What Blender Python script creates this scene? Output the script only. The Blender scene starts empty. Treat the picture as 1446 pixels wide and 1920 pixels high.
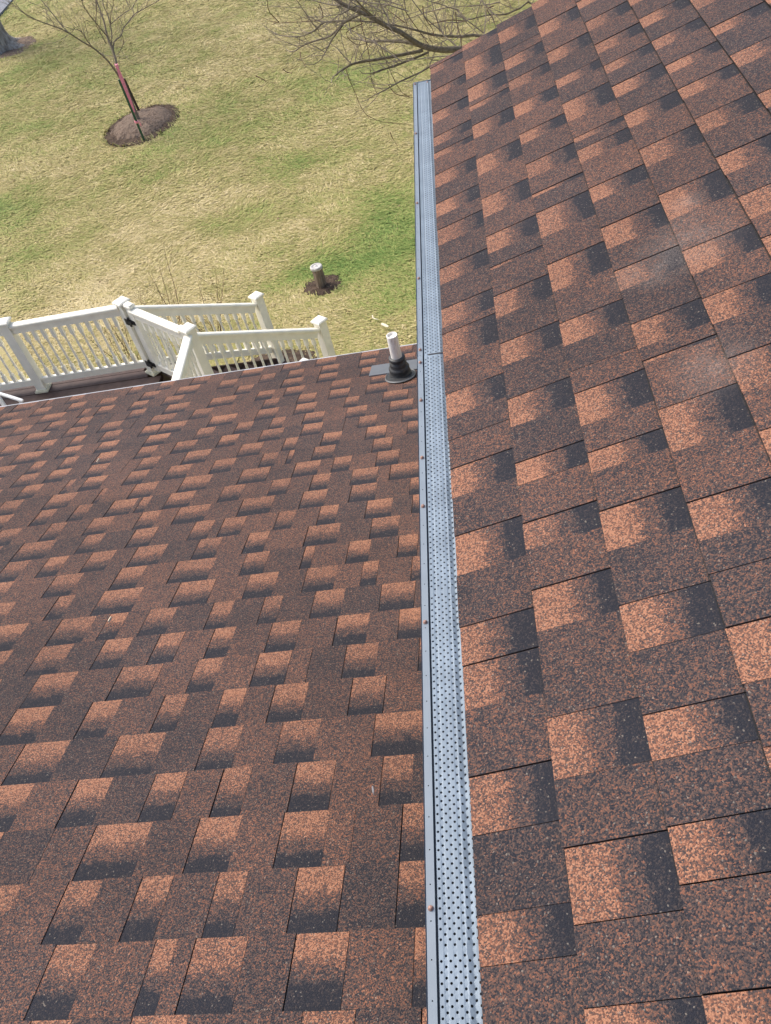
import bpy, math, random
import numpy as np
from mathutils import Matrix, Vector

random.seed(11)
rng = np.random.default_rng(11)
scene = bpy.context.scene
COL = scene.collection

# ------------------------------------------------------------------ camera, sky, sun, exposure
PITCH, YAW, ROLL, FPX, UPITCH, LPITCH, CX, CZ, S0, LZ, T0 = 0.777717, 0.216264, -0.276803, 1605.48, 0.339477, 0.335166, 0.092408, 1.23472, 0.109443, -0.165778, 0.38163
PW, PH = 1446.0, 1920.0
cam_data = bpy.data.cameras.new("camera")
cam = bpy.data.objects.new("camera", cam_data)
COL.objects.link(cam)
cam_data.sensor_fit = 'HORIZONTAL'
cam_data.sensor_width = 36.0
cam_data.lens = FPX / PW * 36.0
cam_data.clip_start = 0.05
cam_data.clip_end = 2000.0
CROT = (Matrix.Rotation(YAW, 3, 'Z') @ Matrix.Rotation(PITCH, 3, 'X') @ Matrix.Rotation(ROLL, 3, 'Z'))
cam.matrix_world = Matrix.Translation((CX, 0, CZ)) @ CROT.to_4x4()
scene.camera = cam

SUN_EL, SUN_AZ = math.radians(50), math.radians(152)     # azimuth measured from +X towards +Y
world = bpy.data.worlds.new("World")
scene.world = world
world.use_nodes = True
wn = world.node_tree.nodes
wl = world.node_tree.links
bg = wn["Background"]
sky = wn.new("ShaderNodeTexSky")
sky.sky_type = 'NISHITA'
sky.sun_disc = False
sky.sun_elevation = SUN_EL
sky.sun_rotation = math.radians(90) - SUN_AZ
sky.air_density = 1.0
sky.dust_density = 4.0
sky.ozone_density = 1.0
wl.new(sky.outputs[0], bg.inputs[0])
bg.inputs[1].default_value = 0.11

sun_data = bpy.data.lights.new("sun", 'SUN')
sun_data.energy = 1.5
sun_data.angle = math.radians(35)
sun_data.color = (1.0, 0.95, 0.88)
sun = bpy.data.objects.new("sun", sun_data)
COL.objects.link(sun)
sdir = Vector((math.cos(SUN_EL) * math.cos(SUN_AZ), math.cos(SUN_EL) * math.sin(SUN_AZ), math.sin(SUN_EL)))
sun.rotation_euler = sdir.to_track_quat('Z', 'Y').to_euler()
sun.location = (0, 0, 30)

scene.view_settings.view_transform = 'Standard'
scene.view_settings.look = 'None'
scene.view_settings.gamma = 1.0
scene.view_settings.exposure = 1.06
scene.view_settings.use_curve_mapping = False
scene.render.engine = 'CYCLES'
scene.cycles.max_bounces = 6

# ------------------------------------------------------------------ helpers
CLOC = Vector((CX, 0, CZ))
def ray(px, py):
    return CROT @ Vector(((px - PW / 2) / FPX, -(py - PH / 2) / FPX, -1.0))
def at_z(px, py, z):
    v = ray(px, py)
    return CLOC + v * ((z - CZ) / v.z)
def at_plane(px, py, p, n):
    v = ray(px, py)
    return CLOC + v * ((Vector(p) - CLOC).dot(n) / v.dot(n))
def project(p):
    q = CROT.transposed() @ (Vector(p) - CLOC)
    d = -q.z
    if d < 0.05:
        return None
    return (PW / 2 + FPX * q.x / d, PH / 2 - FPX * q.y / d)

class MB:
    """collects shapes and links them as one mesh object"""
    def __init__(self):
        self.v, self.f, self.s = [], [], []
    def add(self, vs, fs, smooth=False):
        o = len(self.v)
        self.v += [tuple(p) for p in vs]
        self.f += [tuple(i + o for i in f) for f in fs]
        self.s += [smooth] * len(fs)
        return self
    def box(self, c, size, rz=0.0, m=None):
        hx, hy, hz = size[0] / 2, size[1] / 2, size[2] / 2
        vs = [Vector((x, y, z)) for z in (-hz, hz) for x, y in ((-hx, -hy), (hx, -hy), (hx, hy), (-hx, hy))]
        M = Matrix.Translation(c) @ Matrix.Rotation(rz, 4, 'Z') if m is None else m
        return self.add([M @ p for p in vs], [(3, 2, 1, 0), (4, 5, 6, 7), (0, 1, 5, 4), (1, 2, 6, 5), (2, 3, 7, 6), (3, 0, 4, 7)])
    def beam(self, a, b, w, h, up=(0, 0, 1)):
        a, b = Vector(a), Vector(b)
        d = (b - a).normalized()
        s = d.cross(Vector(up)).normalized()
        u = s.cross(d)
        vs = [p + s * i * w / 2 + u * j * h / 2 for p in (a, b) for i, j in ((-1, -1), (1, -1), (1, 1), (-1, 1))]
        return self.add(vs, [(0, 1, 2, 3), (7, 6, 5, 4), (0, 4, 5, 1), (1, 5, 6, 2), (2, 6, 7, 3), (3, 7, 4, 0)])
    def prism(self, a, b, prof, up=(0, 0, 1), smooth=False):
        """extrude a 2D profile (side, up) from a to b"""
        a, b = Vector(a), Vector(b)
        d = (b - a).normalized()
        s = d.cross(Vector(up)).normalized()
        u = s.cross(d)
        n = len(prof)
        vs = [p + s * x + u * y for p in (a, b) for x, y in prof]
        fs = [(i, i + n, (i + 1) % n + n, (i + 1) % n) for i in range(n)]
        self.add(vs, fs, smooth)
        self.add(vs[:n], [tuple(range(n))])
        return self.add(vs[n:], [tuple(reversed(range(n)))])
    def tube(self, pts, rad, n=6, smooth=True):
        pts = [Vector(p) for p in pts]
        if not hasattr(rad, '__len__'):
            rad = [rad] * len(pts)
        vs, fs = [], []
        ref = Vector((0.31, 0.52, 0.79))
        for i, p in enumerate(pts):
            d = (pts[min(i + 1, len(pts) - 1)] - pts[max(i - 1, 0)]).normalized()
            s = d.cross(ref)
            s = s.normalized() if s.length > 1e-4 else d.orthogonal().normalized()
            u = s.cross(d)
            for k in range(n):
                t = 2 * math.pi * k / n
                vs.append(p + (s * math.cos(t) + u * math.sin(t)) * rad[i])
        for i in range(len(pts) - 1):
            for k in range(n):
                fs.append((i * n + k, (i + 1) * n + k, (i + 1) * n + (k + 1) % n, i * n + (k + 1) % n))
        self.add(vs, fs, smooth)
        self.add(vs[:n], [tuple(reversed(range(n)))])
        return self.add(vs[-n:], [tuple(range(n))])
    def lathe(self, prof, n=16, m=None, smooth=True):
        M = m or Matrix.Identity(4)
        vs, fs = [], []
        for r, z in prof:
            for k in range(n):
                t = 2 * math.pi * k / n
                vs.append(M @ Vector((r * math.cos(t), r * math.sin(t), z)))
        for i in range(len(prof) - 1):
            for k in range(n):
                fs.append((i * n + k, i * n + (k + 1) % n, (i + 1) * n + (k + 1) % n, (i + 1) * n + k))
        self.add(vs, fs, smooth)
        self.add(vs[:n], [tuple(reversed(range(n)))])
        return self.add(vs[-n:], [tuple(range(n))])
    def mesh(self, name, material, bevel=0.0):
        me = bpy.data.meshes.new(name)
        me.from_pydata(self.v, [], self.f)
        me.polygons.foreach_set('use_smooth', self.s)
        me.materials.append(material)
        me.update()
        return me
    def build(self, name, material, parent=None):
        return link(name, self.mesh(name, material), parent)

def link(name, data, parent=None):
    o = bpy.data.objects.new(name, data)
    COL.objects.link(o)
    if parent is not None:
        o.parent = parent
        o.matrix_parent_inverse = Matrix.Translation(parent.location).inverted()
    return o
def tag(o, label=None, cat=None, group=None, kind=None):
    for k, v in (('label', label), ('category', cat), ('group', group), ('kind', kind)):
        if v:
            o[k] = v
    return o
def thing(name, label, cat, loc=(0, 0, 0), group=None):
    o = bpy.data.objects.new(name, None)
    o.empty_display_size = 0.1
    COL.objects.link(o)
    o.location = loc
    return tag(o, label, cat, group)
def rnd(a, b):
    return random.uniform(a, b)

# ------------------------------------------------------------------ materials
class NT:
    def __init__(self, name, rough=0.6, spec=0.5, metal=0.0):
        self.m = bpy.data.materials.new(name)
        self.m.use_nodes = True
        self.t = self.m.node_tree
        self.b = self.t.nodes["Principled BSDF"]
        self.b.inputs['Roughness'].default_value = rough
        self.b.inputs['Specular IOR Level'].default_value = spec
        self.b.inputs['Metallic'].default_value = metal
        self.pos = self.node('ShaderNodeNewGeometry').outputs['Position']
    def node(self, kind, **kw):
        n = self.t.nodes.new(kind)
        for k, v in kw.items():
            setattr(n, k, v)
        return n
    def put(self, sock, v):
        if isinstance(v, bpy.types.NodeSocket):
            self.t.links.new(v, sock)
        elif v is not None:
            sock.default_value = v if not (isinstance(v, tuple) and len(v) == 3 and sock.type == 'RGBA') else (*v, 1)
    def math(self, op, a, b=None, clamp=False):
        n = self.node('ShaderNodeMath', operation=op, use_clamp=clamp)
        self.put(n.inputs[0], a)
        if b is not None:
            self.put(n.inputs[1], b)
        return n.outputs[0]
    def noise(self, scale, detail=3, rough=0.55, vec=None):
        n = self.node('ShaderNodeTexNoise')
        self.put(n.inputs['Vector'], vec or self.pos)
        n.inputs['Scale'].default_value = scale
        n.inputs['Detail'].default_value = detail
        n.inputs['Roughness'].default_value = rough
        return n.outputs['Fac']
    def vscale(self, s):
        n = self.node('ShaderNodeVectorMath', operation='MULTIPLY')
        self.put(n.inputs[0], self.pos)
        n.inputs[1].default_value = s
        return n.outputs[0]
    def cells(self, scale, vec=None):
        n = self.node('ShaderNodeTexVoronoi')
        self.put(n.inputs['Vector'], vec or self.pos)
        n.inputs['Scale'].default_value = scale
        s = self.node('ShaderNodeSeparateColor')
        self.t.links.new(n.outputs['Color'], s.inputs[0])
        return s.outputs[0], s.outputs[1], n.outputs['Distance']
    def ramp(self, fac, stops, interp='LINEAR'):
        n = self.node('ShaderNodeValToRGB')
        n.color_ramp.interpolation = interp
        e = n.color_ramp.elements
        while len(e) < len(stops):
            e.new(0.5)
        for i, (p, c) in enumerate(stops):
            e[i].position = p
            e[i].color = (c, c, c, 1) if isinstance(c, (int, float)) else (*c, 1)
        self.put(n.inputs[0], fac)
        return n.outputs[0]
    def mix(self, fac, a, b, mode='MIX'):
        n = self.node('ShaderNodeMix', data_type='RGBA', blend_type=mode)
        self.put(n.inputs[0], fac)
        self.put(n.inputs[6], a)
        self.put(n.inputs[7], b)
        return n.outputs[2]
    def attr(self, name):
        return self.node('ShaderNodeAttribute', attribute_name=name)
    def bump(self, h, strength, dist):
        n = self.node('ShaderNodeBump')
        n.inputs['Strength'].default_value = strength
        n.inputs['Distance'].default_value = dist
        self.put(n.inputs['Height'], h)
        self.t.links.new(n.outputs[0], self.b.inputs['Normal'])
    def color(self, c):
        self.put(self.b.inputs['Base Color'], c)
        return self.m

def plain(name, c, rough=0.6, var=0.12, scale=30, spec=0.4, metal=0.0, bump=0.0):
    t = NT(name, rough, spec, metal)
    f = t.noise(scale, 4)
    lo = tuple(x * (1 - var) for x in c)
    hi = tuple(min(1, x * (1 + var)) for x in c)
    col = t.ramp(f, [(0.3, lo), (0.7, hi)])
    if bump:
        t.bump(t.noise(scale * 3, 3), bump, 0.004)
    return t.color(col)

def shingle_material():
    t = NT('granule_shingle', 0.92, 0.25)
    a = t.attr('shingle')
    s = t.node('ShaderNodeSeparateColor')
    t.t.links.new(a.outputs['Color'], s.inputs[0])
    v, cut, tint = s.outputs
    wob = t.math('MULTIPLY', t.math('SUBTRACT', t.noise(34, 5, 0.7), 0.5), 0.42)
    wob = t.math('ADD', wob, t.math('MULTIPLY', t.math('SUBTRACT', tint, 0.5), 0.08))
    wob = t.math('ADD', wob, t.math('MULTIPLY', t.math('SUBTRACT', a.outputs['Alpha'], 0.5), 0.10))
    vv = t.math('ADD', v, wob)
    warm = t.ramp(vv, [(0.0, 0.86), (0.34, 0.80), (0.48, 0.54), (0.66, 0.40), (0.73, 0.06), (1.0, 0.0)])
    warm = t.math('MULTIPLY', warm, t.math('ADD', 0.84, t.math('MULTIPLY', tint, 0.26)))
    tooth = t.math('ADD', t.math('MULTIPLY', tint, 0.24), 0.335)
    tooth = t.math('ADD', tooth, t.math('MULTIPLY', t.math('SUBTRACT', t.noise(9, 3), 0.5), 0.22))
    sel = t.math('ADD', t.math('MULTIPLY', cut, t.math('SUBTRACT', warm, tooth)), tooth)
    g1, g2, dist = t.cells(470)
    h1, h2, _ = t.cells(210)
    q = t.math('ADD', sel, t.math('MULTIPLY', t.math('SUBTRACT', g1, 0.5), 0.72))
    q = t.math('ADD', q, t.math('MULTIPLY', t.math('SUBTRACT', h1, 0.5), 0.20))
    col = t.ramp(q, [(0.0, (0.018, 0.0195, 0.027)), (0.22, (0.027, 0.026, 0.031)), (0.42, (0.054, 0.044, 0.044)),
                     (0.62, (0.103, 0.063, 0.051)), (0.85, (0.200, 0.086, 0.054)), (1.0, (0.34, 0.165, 0.10))])
    # a few pale mineral flecks
    fl = t.math('MULTIPLY', t.math('GREATER_THAN', g2, 0.988), 0.3)
    col = t.mix(fl, col, (0.42, 0.36, 0.29))
    grit_shade = t.math('MULTIPLY', t.math('MULTIPLY', t.math('GREATER_THAN', v, 0.950), t.ramp(t.noise(60, 3), [(0.3, 0.5), (0.6, 1.0)])), 0.8)
    col = t.mix(grit_shade, col, (0.018, 0.017, 0.016))  # dark line below the next course edge: painted contact shadow plus dirt in the joint
    wear = t.ramp(t.noise(1.3, 5, 0.6), [(0.3, 0.84), (0.7, 1.14)])
    col = t.mix(1.0, col, wear, 'MULTIPLY')
    # dusty scuffs left by feet and ladders on the steep side
    d = None
    for (p, r) in SCUFFS:
        n = t.node('ShaderNodeVectorMath', operation='DISTANCE')
        t.put(n.inputs[0], t.pos)
        n.inputs[1].default_value = p
        k = t.math('SUBTRACT', 1.0, t.math('DIVIDE', n.outputs['Value'], r), clamp=True)
        d = k if d is None else t.math('MAXIMUM', d, k)
    sc = t.math('MULTIPLY', t.math('MULTIPLY', d, t.ramp(t.noise(16, 5, 0.7), [(0.32, 0.2), (0.68, 1.0)])), t.ramp(g2, [(0.2, 0.2), (0.8, 1.0)]))
    col = t.mix(t.math('MULTIPLY', sc, 0.62, True), col, (0.27, 0.225, 0.20))
    t.bump(t.math('ADD', t.math('MULTIPLY', dist, -1.0), t.math('MULTIPLY', g1, 0.5)), 0.5, 0.0016)
    return t.color(col)

ZG = -5.4          # lawn level
ZD = -4.2          # deck level
SCUFFS = []
def upper_pt(s, y, n=0.0):
    return Vector((s * math.cos(UPITCH) - n * math.sin(UPITCH), y, s * math.sin(UPITCH) + n * math.cos(UPITCH)))
def lower_pt(x, t, n=0.0):
    return Vector((x, t * math.cos(LPITCH) + n * math.sin(LPITCH), LZ - t * math.sin(LPITCH) + n * math.cos(LPITCH)))
NU = Vector((-math.sin(UPITCH), 0, math.cos(UPITCH)))
for (px, py, r) in ((1290, 455, .13), (1245, 500, .09), (1335, 690, .10), (1190, 520, .06), (1290, 385, .05)):
    SCUFFS.append((tuple(at_plane(px, py, (0, 0, 0), NU)), r))

M = {}
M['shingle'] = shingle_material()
M['cut_edge'] = plain('asphalt_cut_edge', (0.026, 0.023, 0.023), 0.95, 0.4, 300, 0.1)
M['side_edge'] = plain('granule_side', (0.060, 0.047, 0.044), 0.95, 0.4, 300, 0.1)
M['deck_felt'] = plain('roof_underlay', (0.03, 0.03, 0.032), 0.9)
M['vinyl'] = plain('white_vinyl', (0.87, 0.845, 0.735), 0.42, 0.07, 9, 0.4)
M['vinyl_dirty'] = plain('weathered_vinyl', (0.68, 0.66, 0.52), 0.5, 0.16, 25, 0.4)
M['pvc'] = None
t = NT('weathered_pvc', 0.45, 0.4)
st = t.ramp(t.noise(1.0, 5, 0.7, t.vscale((60, 60, 12))), [(0.56, 0.0), (0.70, 1.0)])
M['pvc'] = t.color(t.mix(t.math('MULTIPLY', st, 0.7), (0.88, 0.86, 0.81), (0.45, 0.36, 0.28)))
M['guard'] = plain('grey_blue_aluminium', (0.215, 0.265, 0.315), 0.5, 0.13, 16, 0.25)
M['flange'] = plain('satin_grey_aluminium', (0.205, 0.243, 0.28), 0.45, 0.06, 14, 0.3)
M['drip'] = plain('pale_metal_edge', (0.42, 0.44, 0.48), 0.45, 0.12, 30, 0.5)
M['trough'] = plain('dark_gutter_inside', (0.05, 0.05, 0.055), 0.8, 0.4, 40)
M['screw'] = plain('brown_screw', (0.30, 0.17, 0.13), 0.5, 0.2, 200, 0.5)
M['rubber'] = plain('black_rubber', (0.035, 0.037, 0.04), 0.5, 0.25, 60, 0.5)
M['rubber_rim'] = plain('grey_rubber_rim', (0.12, 0.125, 0.13), 0.5, 0.2, 60, 0.5)
M['flashing'] = plain('grey_flashing', (0.115, 0.127, 0.145), 0.5, 0.08, 20, 0.5)
M['plank'] = plain('brown_composite', (0.062, 0.038, 0.034), 0.6, 0.25, 12, 0.25)
M['iron'] = plain('black_iron', (0.02, 0.02, 0.022), 0.5)
M['siding'] = plain('beige_siding', (0.55, 0.50, 0.42), 0.7, 0.04, 4)
M['fascia'] = plain('white_fascia', (0.72, 0.71, 0.68), 0.5, 0.04, 5)
M['bark'] = plain('grey_brown_bark', (0.21, 0.175, 0.13), 0.9, 0.35, 40, 0.2, bump=0.3)
M['limb'] = plain('olive_brown_bark', (0.17, 0.145, 0.105), 0.9, 0.35, 30, 0.2, bump=0.3)
M['twig'] = plain('grey_twig', (0.235, 0.195, 0.155), 0.9, 0.3, 20, 0.2)
M['redtwig'] = plain('red_brown_twig', (0.12, 0.068, 0.05), 0.9, 0.3, 20, 0.2)
M['oak'] = None
t = NT('furrowed_bark', 0.95, 0.2)
f = t.noise(1.0, 5, 0.7, t.vscale((14, 14, 2.2)))
t.bump(f, 1.0, 0.06)
M['oak'] = t.color(t.ramp(f, [(0.3, (0.12, 0.10, 0.085)), (0.5, (0.33, 0.29, 0.25)), (0.72, (0.55, 0.50, 0.44))]))
M['stake'] = plain('green_stake_paint', (0.025, 0.085, 0.045), 0.5, 0.2, 30)
M['stake_brown'] = plain('dark_brown_stake', (0.055, 0.038, 0.024), 0.7, 0.2, 30)
M['ribbon'] = plain('pink_tape', (0.85, 0.27, 0.36), 0.5, 0.15, 30)
t = NT('dark_mulch', 0.95, 0.15)
g1, g2, dd = t.cells(22)
M['mulch'] = t.mix(t.math('MULTIPLY', t.noise(9, 5), 1.0), (0.115, 0.082, 0.062), (0.25, 0.190, 0.145))
t.bump(t.math('ADD', t.noise(30, 5), t.math('MULTIPLY', dd, 0.5)), 0.8, 0.03)
M['mulch'] = t.color(t.mix(t.math('MULTIPLY', t.math('GREATER_THAN', g1, 0.8), 0.45), M['mulch'], (0.075, 0.05, 0.038)))
t2 = NT('dark_turned_soil', 0.95, 0.1)
t2.bump(t2.noise(28, 5), 1.0, 0.04)
M['soil'] = t2.color(t2.ramp(t2.noise(11, 5), [(0.3, (0.045, 0.032, 0.025)), (0.7, (0.125, 0.090, 0.066))]))
M['postwood'] = None
t = NT('weathered_post_wood', 0.9, 0.2)
f = t.noise(1.0, 5, 0.7, t.vscale((60, 60, 6)))
M['postwood'] = t.color(t.ramp(f, [(0.3, (0.10, 0.075, 0.058)), (0.55, (0.24, 0.185, 0.14)), (0.8, (0.38, 0.32, 0.26))]))
M['posttop'] = plain('grey_end_grain', (0.50, 0.48, 0.45), 0.8, 0.4, 90)
M['chip'] = plain('pale_wood_chip', (0.74, 0.68, 0.52), 0.7, 0.1, 40)
M['asphalt'] = plain('pale_asphalt', (0.19, 0.20, 0.225), 0.9, 0.15, 6)
M['plastic'] = plain('white_plastic', (0.76, 0.76, 0.74), 0.4, 0.04, 6)

# lawn: the soil sheet and the blades share one straw-to-green recipe
def lawn_material(name, blade):
    t = NT(name, 0.85, 0.2)
    a = t.attr('green').outputs['Fac']
    g = t.math('ADD', a, t.math('MULTIPLY', t.math('SUBTRACT', t.noise(1.7, 4), 0.5), 0.75))
    g = t.math('ADD', g, t.math('MULTIPLY', t.math('SUBTRACT', t.noise(9, 3), 0.5), 0.28))
    if blade:
        r = t.attr('shade').outputs['Fac']
        g = t.math('ADD', g, t.math('MULTIPLY', t.math('SUBTRACT', 0.30, t.math('POWER', r, 1.6)), 0.46))
        col = t.ramp(g, [(0.0, (0.66, 0.555, 0.32)), (0.25, (0.49, 0.41, 0.185)), (0.48, (0.365, 0.340, 0.130)),
                         (0.7, (0.28, 0.33, 0.095)), (1.0, (0.15, 0.235, 0.058))])
    else:
        col = t.ramp(g, [(0.0, (0.40, 0.33, 0.175)), (0.3, (0.36, 0.305, 0.145)), (0.5, (0.285, 0.265, 0.106)),
                         (0.72, (0.215, 0.24, 0.082)), (1.0, (0.12, 0.17, 0.052))])
        bare = t.ramp(t.noise(3.3, 5, 0.65), [(0.60, 0.0), (0.72, 0.75)])
        col = t.mix(bare, col, (0.22, 0.155, 0.10))
        t.bump(t.noise(45, 5), 0.3, 0.02)
    return t.color(col)
M['lawn'] = lawn_material('lawn_soil', False)
M['blade'] = lawn_material('grass_blade', True)

def value_noise(x, y, seed=0):
    xi, yi = np.floor(x).astype(np.int64), np.floor(y).astype(np.int64)
    fx, fy = x - xi, y - yi
    fx, fy = fx * fx * (3 - 2 * fx), fy * fy * (3 - 2 * fy)
    def h(a, b):
        n = (a * 374761393 + b * 668265263 + seed * 974634) & 0x7fffffff
        n = ((n ^ (n >> 13)) * 1274126177) & 0x7fffffff
        return ((n ^ (n >> 16)) & 0xffff) / 65535.0
    return (h(xi, yi) * (1 - fx) + h(xi + 1, yi) * fx) * (1 - fy) + (h(xi, yi + 1) * (1 - fx) + h(xi + 1, yi + 1) * fx) * fy
def fbm(x, y, s, o=4, seed=0):
    v, a, tot = 0, 1.0, 0
    for i in range(o):
        v = v + a * value_noise(x * s + 13.7 * i, y * s - 7.1 * i, seed + i)
        tot += a
        a *= 0.55
        s *= 2.03
    return v / tot
GREEN = [(-3.4, 15.6, .8, .6, .32), (-4.1, 13.8, 1.0, .6, .26), (-1.5, 11.8, .9, .8, .30), (-2.6, 11.6, .7, .4, .34),
         (-9.3, 16.0, .9, .9, .40), (-1.2, 13.2, 1.0, 1.4, .22), (-9.9, 20.2, 1.3, .7, .16), (-8.6, 22.5, 1.6, .5, .14),
         (-10.2, 24.5, 2.2, .6, .14), (-2.4, 19.6, 1.1, .9, .20), (-4.2, 17.2, 1.2, .8, .10), (-2.0, 16.3, 1.4, .8, .10),
         (-1.0, 10.6, .6, .5, .22), (-6.0, 11.2, 1.6, .7, -.12), (-6.0, 14.3, 1.6, 1.0, -.12), (-7.5, 26.0, 4.0, 2.0, .06)]
def green_at(x, y):
    # long diagonal mowing drift plus patches
    u, w = x * 0.86 + y * 0.5, -x * 0.5 + y * 0.86
    g = 0.41 + 0.75 * (fbm(u * 0.5, w * 0.9, 0.42, 4, 3) - 0.5)
    for cx, cy, rx, ry, k in GREEN:
        g = g + 1.35 * k * np.exp(-(((x - cx) / rx) ** 2 + ((y - cy) / ry) ** 2))
    return g
def ground_h(x, y):
    return 0.05 * (fbm(x, y, 0.35, 3, 9) - 0.5)

# ------------------------------------------------------------------ ground
gx = np.concatenate([[-900, -400, -150, -70, -40], np.arange(-22, 6.01, 0.16), [12, 30, 80, 300, 900]])
gy = np.concatenate([[-900, -300, -80, -20, 0], np.arange(6.5, 46.01, 0.16), [60, 100, 200, 500, 900]])
X, Y = np.meshgrid(gx, gy)
nx, ny = len(gx), len(gy)
verts = np.stack([X.ravel(), Y.ravel(), ZG + ground_h(X.ravel(), Y.ravel())], 1)
idx = np.arange(nx * ny).reshape(ny, nx)
quads = np.stack([idx[:-1, :-1].ravel(), idx[:-1, 1:].ravel(), idx[1:, 1:].ravel(), idx[1:, :-1].ravel()], 1)
def np_mesh(name, v, loops, n, material, attrs=None, smooth=False):
    me = bpy.data.meshes.new(name)
    me.vertices.add(len(v))
    me.vertices.foreach_set('co', np.ascontiguousarray(v, np.float32).ravel())
    me.loops.add(len(loops) * n)
    me.loops.foreach_set('vertex_index', np.ascontiguousarray(loops, np.int32).ravel())
    me.polygons.add(len(loops))
    me.polygons.foreach_set('loop_start', np.arange(len(loops), dtype=np.int32) * n)
    me.polygons.foreach_set('use_smooth', np.full(len(loops), smooth))
    for k, a in (attrs or {}).items():
        at = me.attributes.new(k, 'FLOAT', 'POINT')
        at.data.foreach_set('value', np.ascontiguousarray(a, np.float32))
    me.materials.append(material)
    me.update(calc_edges=True)
    me.validate()
    return me
ground = link('lawn', np_mesh('lawn', verts, quads, 4, M['lawn'], {'green': green_at(verts[:, 0], verts[:, 1])}, True))
tag(ground, kind='structure')

# grass: nobody could count it
MOUND = Vector((-6.95, 18.95, ZG))
def mound_r(x, y):
    return np.sqrt(((x - MOUND.x) / 0.86) ** 2 + ((y - MOUND.y) / 1.06) ** 2)
N = 700000
ky = rng.random(N)
yy = 7.6 * np.exp(ky * math.log(44 / 7.6))
xx = rng.uniform(-0.60, 0.11, N) * yy + rng.uniform(-1, 1, N)
keep = (mound_r(xx, yy) > 0.90 + 0.16 * rng.random(N)) & ~((xx < -1.2) & (yy < 8.3)) & (np.hypot(xx + 2.36, yy - 11.2) > 0.30 * (0.6 + 0.6 * rng.random(N)))
keep &= ~((np.abs(xx + 2.85) < 0.6) & (np.abs(yy - 9.3) < 0.4) & (rng.random(N) < 0.8))
clump = fbm(xx, yy, 3.0, 3, 21)
keep &= rng.random(N) < np.clip((clump - 0.1) * 2.2, 0.55, 1)
xx, yy = xx[keep], yy[keep]
n = len(xx)
ang = rng.uniform(0, 2 * math.pi, n) * 0.6 + fbm(xx, yy, 0.8, 2, 5) * 5
Lb = rng.uniform(0.038, 0.08, n) * (1 + yy / 45)
wb = rng.uniform(0.0035, 0.0075, n) * (1 + yy / 22)
rise = rng.uniform(0.0, 0.6, n) ** 1.6
near = mound_r(xx, yy) < 1.02
rise[near] = rng.uniform(0.5, 1.3, near.sum())
bx, by = np.cos(ang), np.sin(ang)
z0 = ZG + ground_h(xx, yy) + 0.002 + 0.016 * rng.random(n)
base = np.stack([xx, yy, z0], 1)
side = np.stack([-by, bx, np.zeros(n)], 1) * wb[:, None]
tip = base + np.stack([bx * Lb, by * Lb, Lb * rise * 0.75], 1)
bv = np.stack([base - side, base + side, tip + side * 0.25, tip - side * 0.25], 1).reshape(-1, 3)
k4 = np.arange(n) * 4
bf = np.stack([k4, k4 + 1, k4 + 2, k4 + 3], 1)
sh = rng.random(n)
gr = green_at(xx, yy)
grass = link('grass', np_mesh('grass', bv, bf, 4, M['blade'], {'green': np.repeat(gr, 4), 'shade': np.repeat(sh, 4)}))
tag(grass, kind='stuff')

# a thin scatter of old leaves
M['leaf'] = plain('dry_leaf', (0.24, 0.155, 0.09), 0.8, 0.5, 3)
m = MB()
for _ in range(190):
    y = rnd(8.8, 34)
    x = rnd(-.56, .06) * y
    if x < -1.3 and y < 9:
        continue
    c, a_, s = Vector((x, y, ZG + .045)), rnd(0, 6.28), rnd(.012, .030)
    u = Vector((math.cos(a_), math.sin(a_), rnd(-.3, .3))) * s
    w = Vector((-math.sin(a_), math.cos(a_), rnd(-.3, .3))) * s * .6
    m.add([c - u, c + w, c + u, c - w + Vector((0, 0, .008))], [(0, 1, 2, 3)])
tag(m.build('leaves', M['leaf']), kind='stuff')

# road in the far corner
ra, rb = at_z(-2, 33, ZG), at_z(30, -4, ZG)
rd = (rb - ra).normalized()
rn = Vector((-rd.y, rd.x, 0))
m = MB()
P = [ra - rd * 60, ra + rd * 60]
vs = [P[0], P[1], P[1] + rn * 7, P[0] + rn * 7]
m.add([v + Vector((0, 0, 0.06)) for v in vs] + [v + Vector((0, 0, -0.3)) for v in vs],
      [(0, 1, 2, 3), (0, 4, 5, 1), (1, 5, 6, 2), (2, 6, 7, 3), (3, 7, 4, 0)])
tag(m.build('road', M['asphalt']), kind='structure')

# soil mound under the young tree, worn soil round the stub post, bed beside the stairs
def soil_patch(name, cx, cy, rx, ry, h, seed, ring=0.0, mat='mulch'):
    k = 64
    us = np.linspace(-1.25, 1.25, k)
    A, B = np.meshgrid(us, us)
    r = np.hypot(A, B)
    th = np.arctan2(B, A)
    x, y = cx + A * rx, cy + B * ry
    edge = 1 + 0.13 * (fbm(np.cos(th) * 2 + 5, np.sin(th) * 2 + 5, 2.6, 4, seed) - 0.5) * 2
    q = r / edge
    prof = np.where(q < 1, h * np.clip(1 - q ** 2.5, 0, 1) ** 0.7 + 0.012, -0.05 * np.minimum((q - 1) * 6, 1))
    if ring:
        prof = prof - ring * np.exp(-((q - 0.93) / 0.07) ** 2)
    z = ZG + ground_h(x, y) + prof + 0.06 * (fbm(x, y, 6.0, 4, seed + 3) - 0.5) * np.clip((1.04 - q) * 5, 0, 1)
    v = np.stack([x.ravel(), y.ravel(), z.ravel()], 1)
    ii = np.arange(k * k).reshape(k, k)
    qd = np.stack([ii[:-1, :-1].ravel(), ii[:-1, 1:].ravel(), ii[1:, 1:].ravel(), ii[1:, :-1].ravel()], 1)
    inside = (q.ravel()[qd] < 1.12).any(1)
    return link(name, np_mesh(name, v, qd[inside], 4, M[mat], smooth=True))
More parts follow.
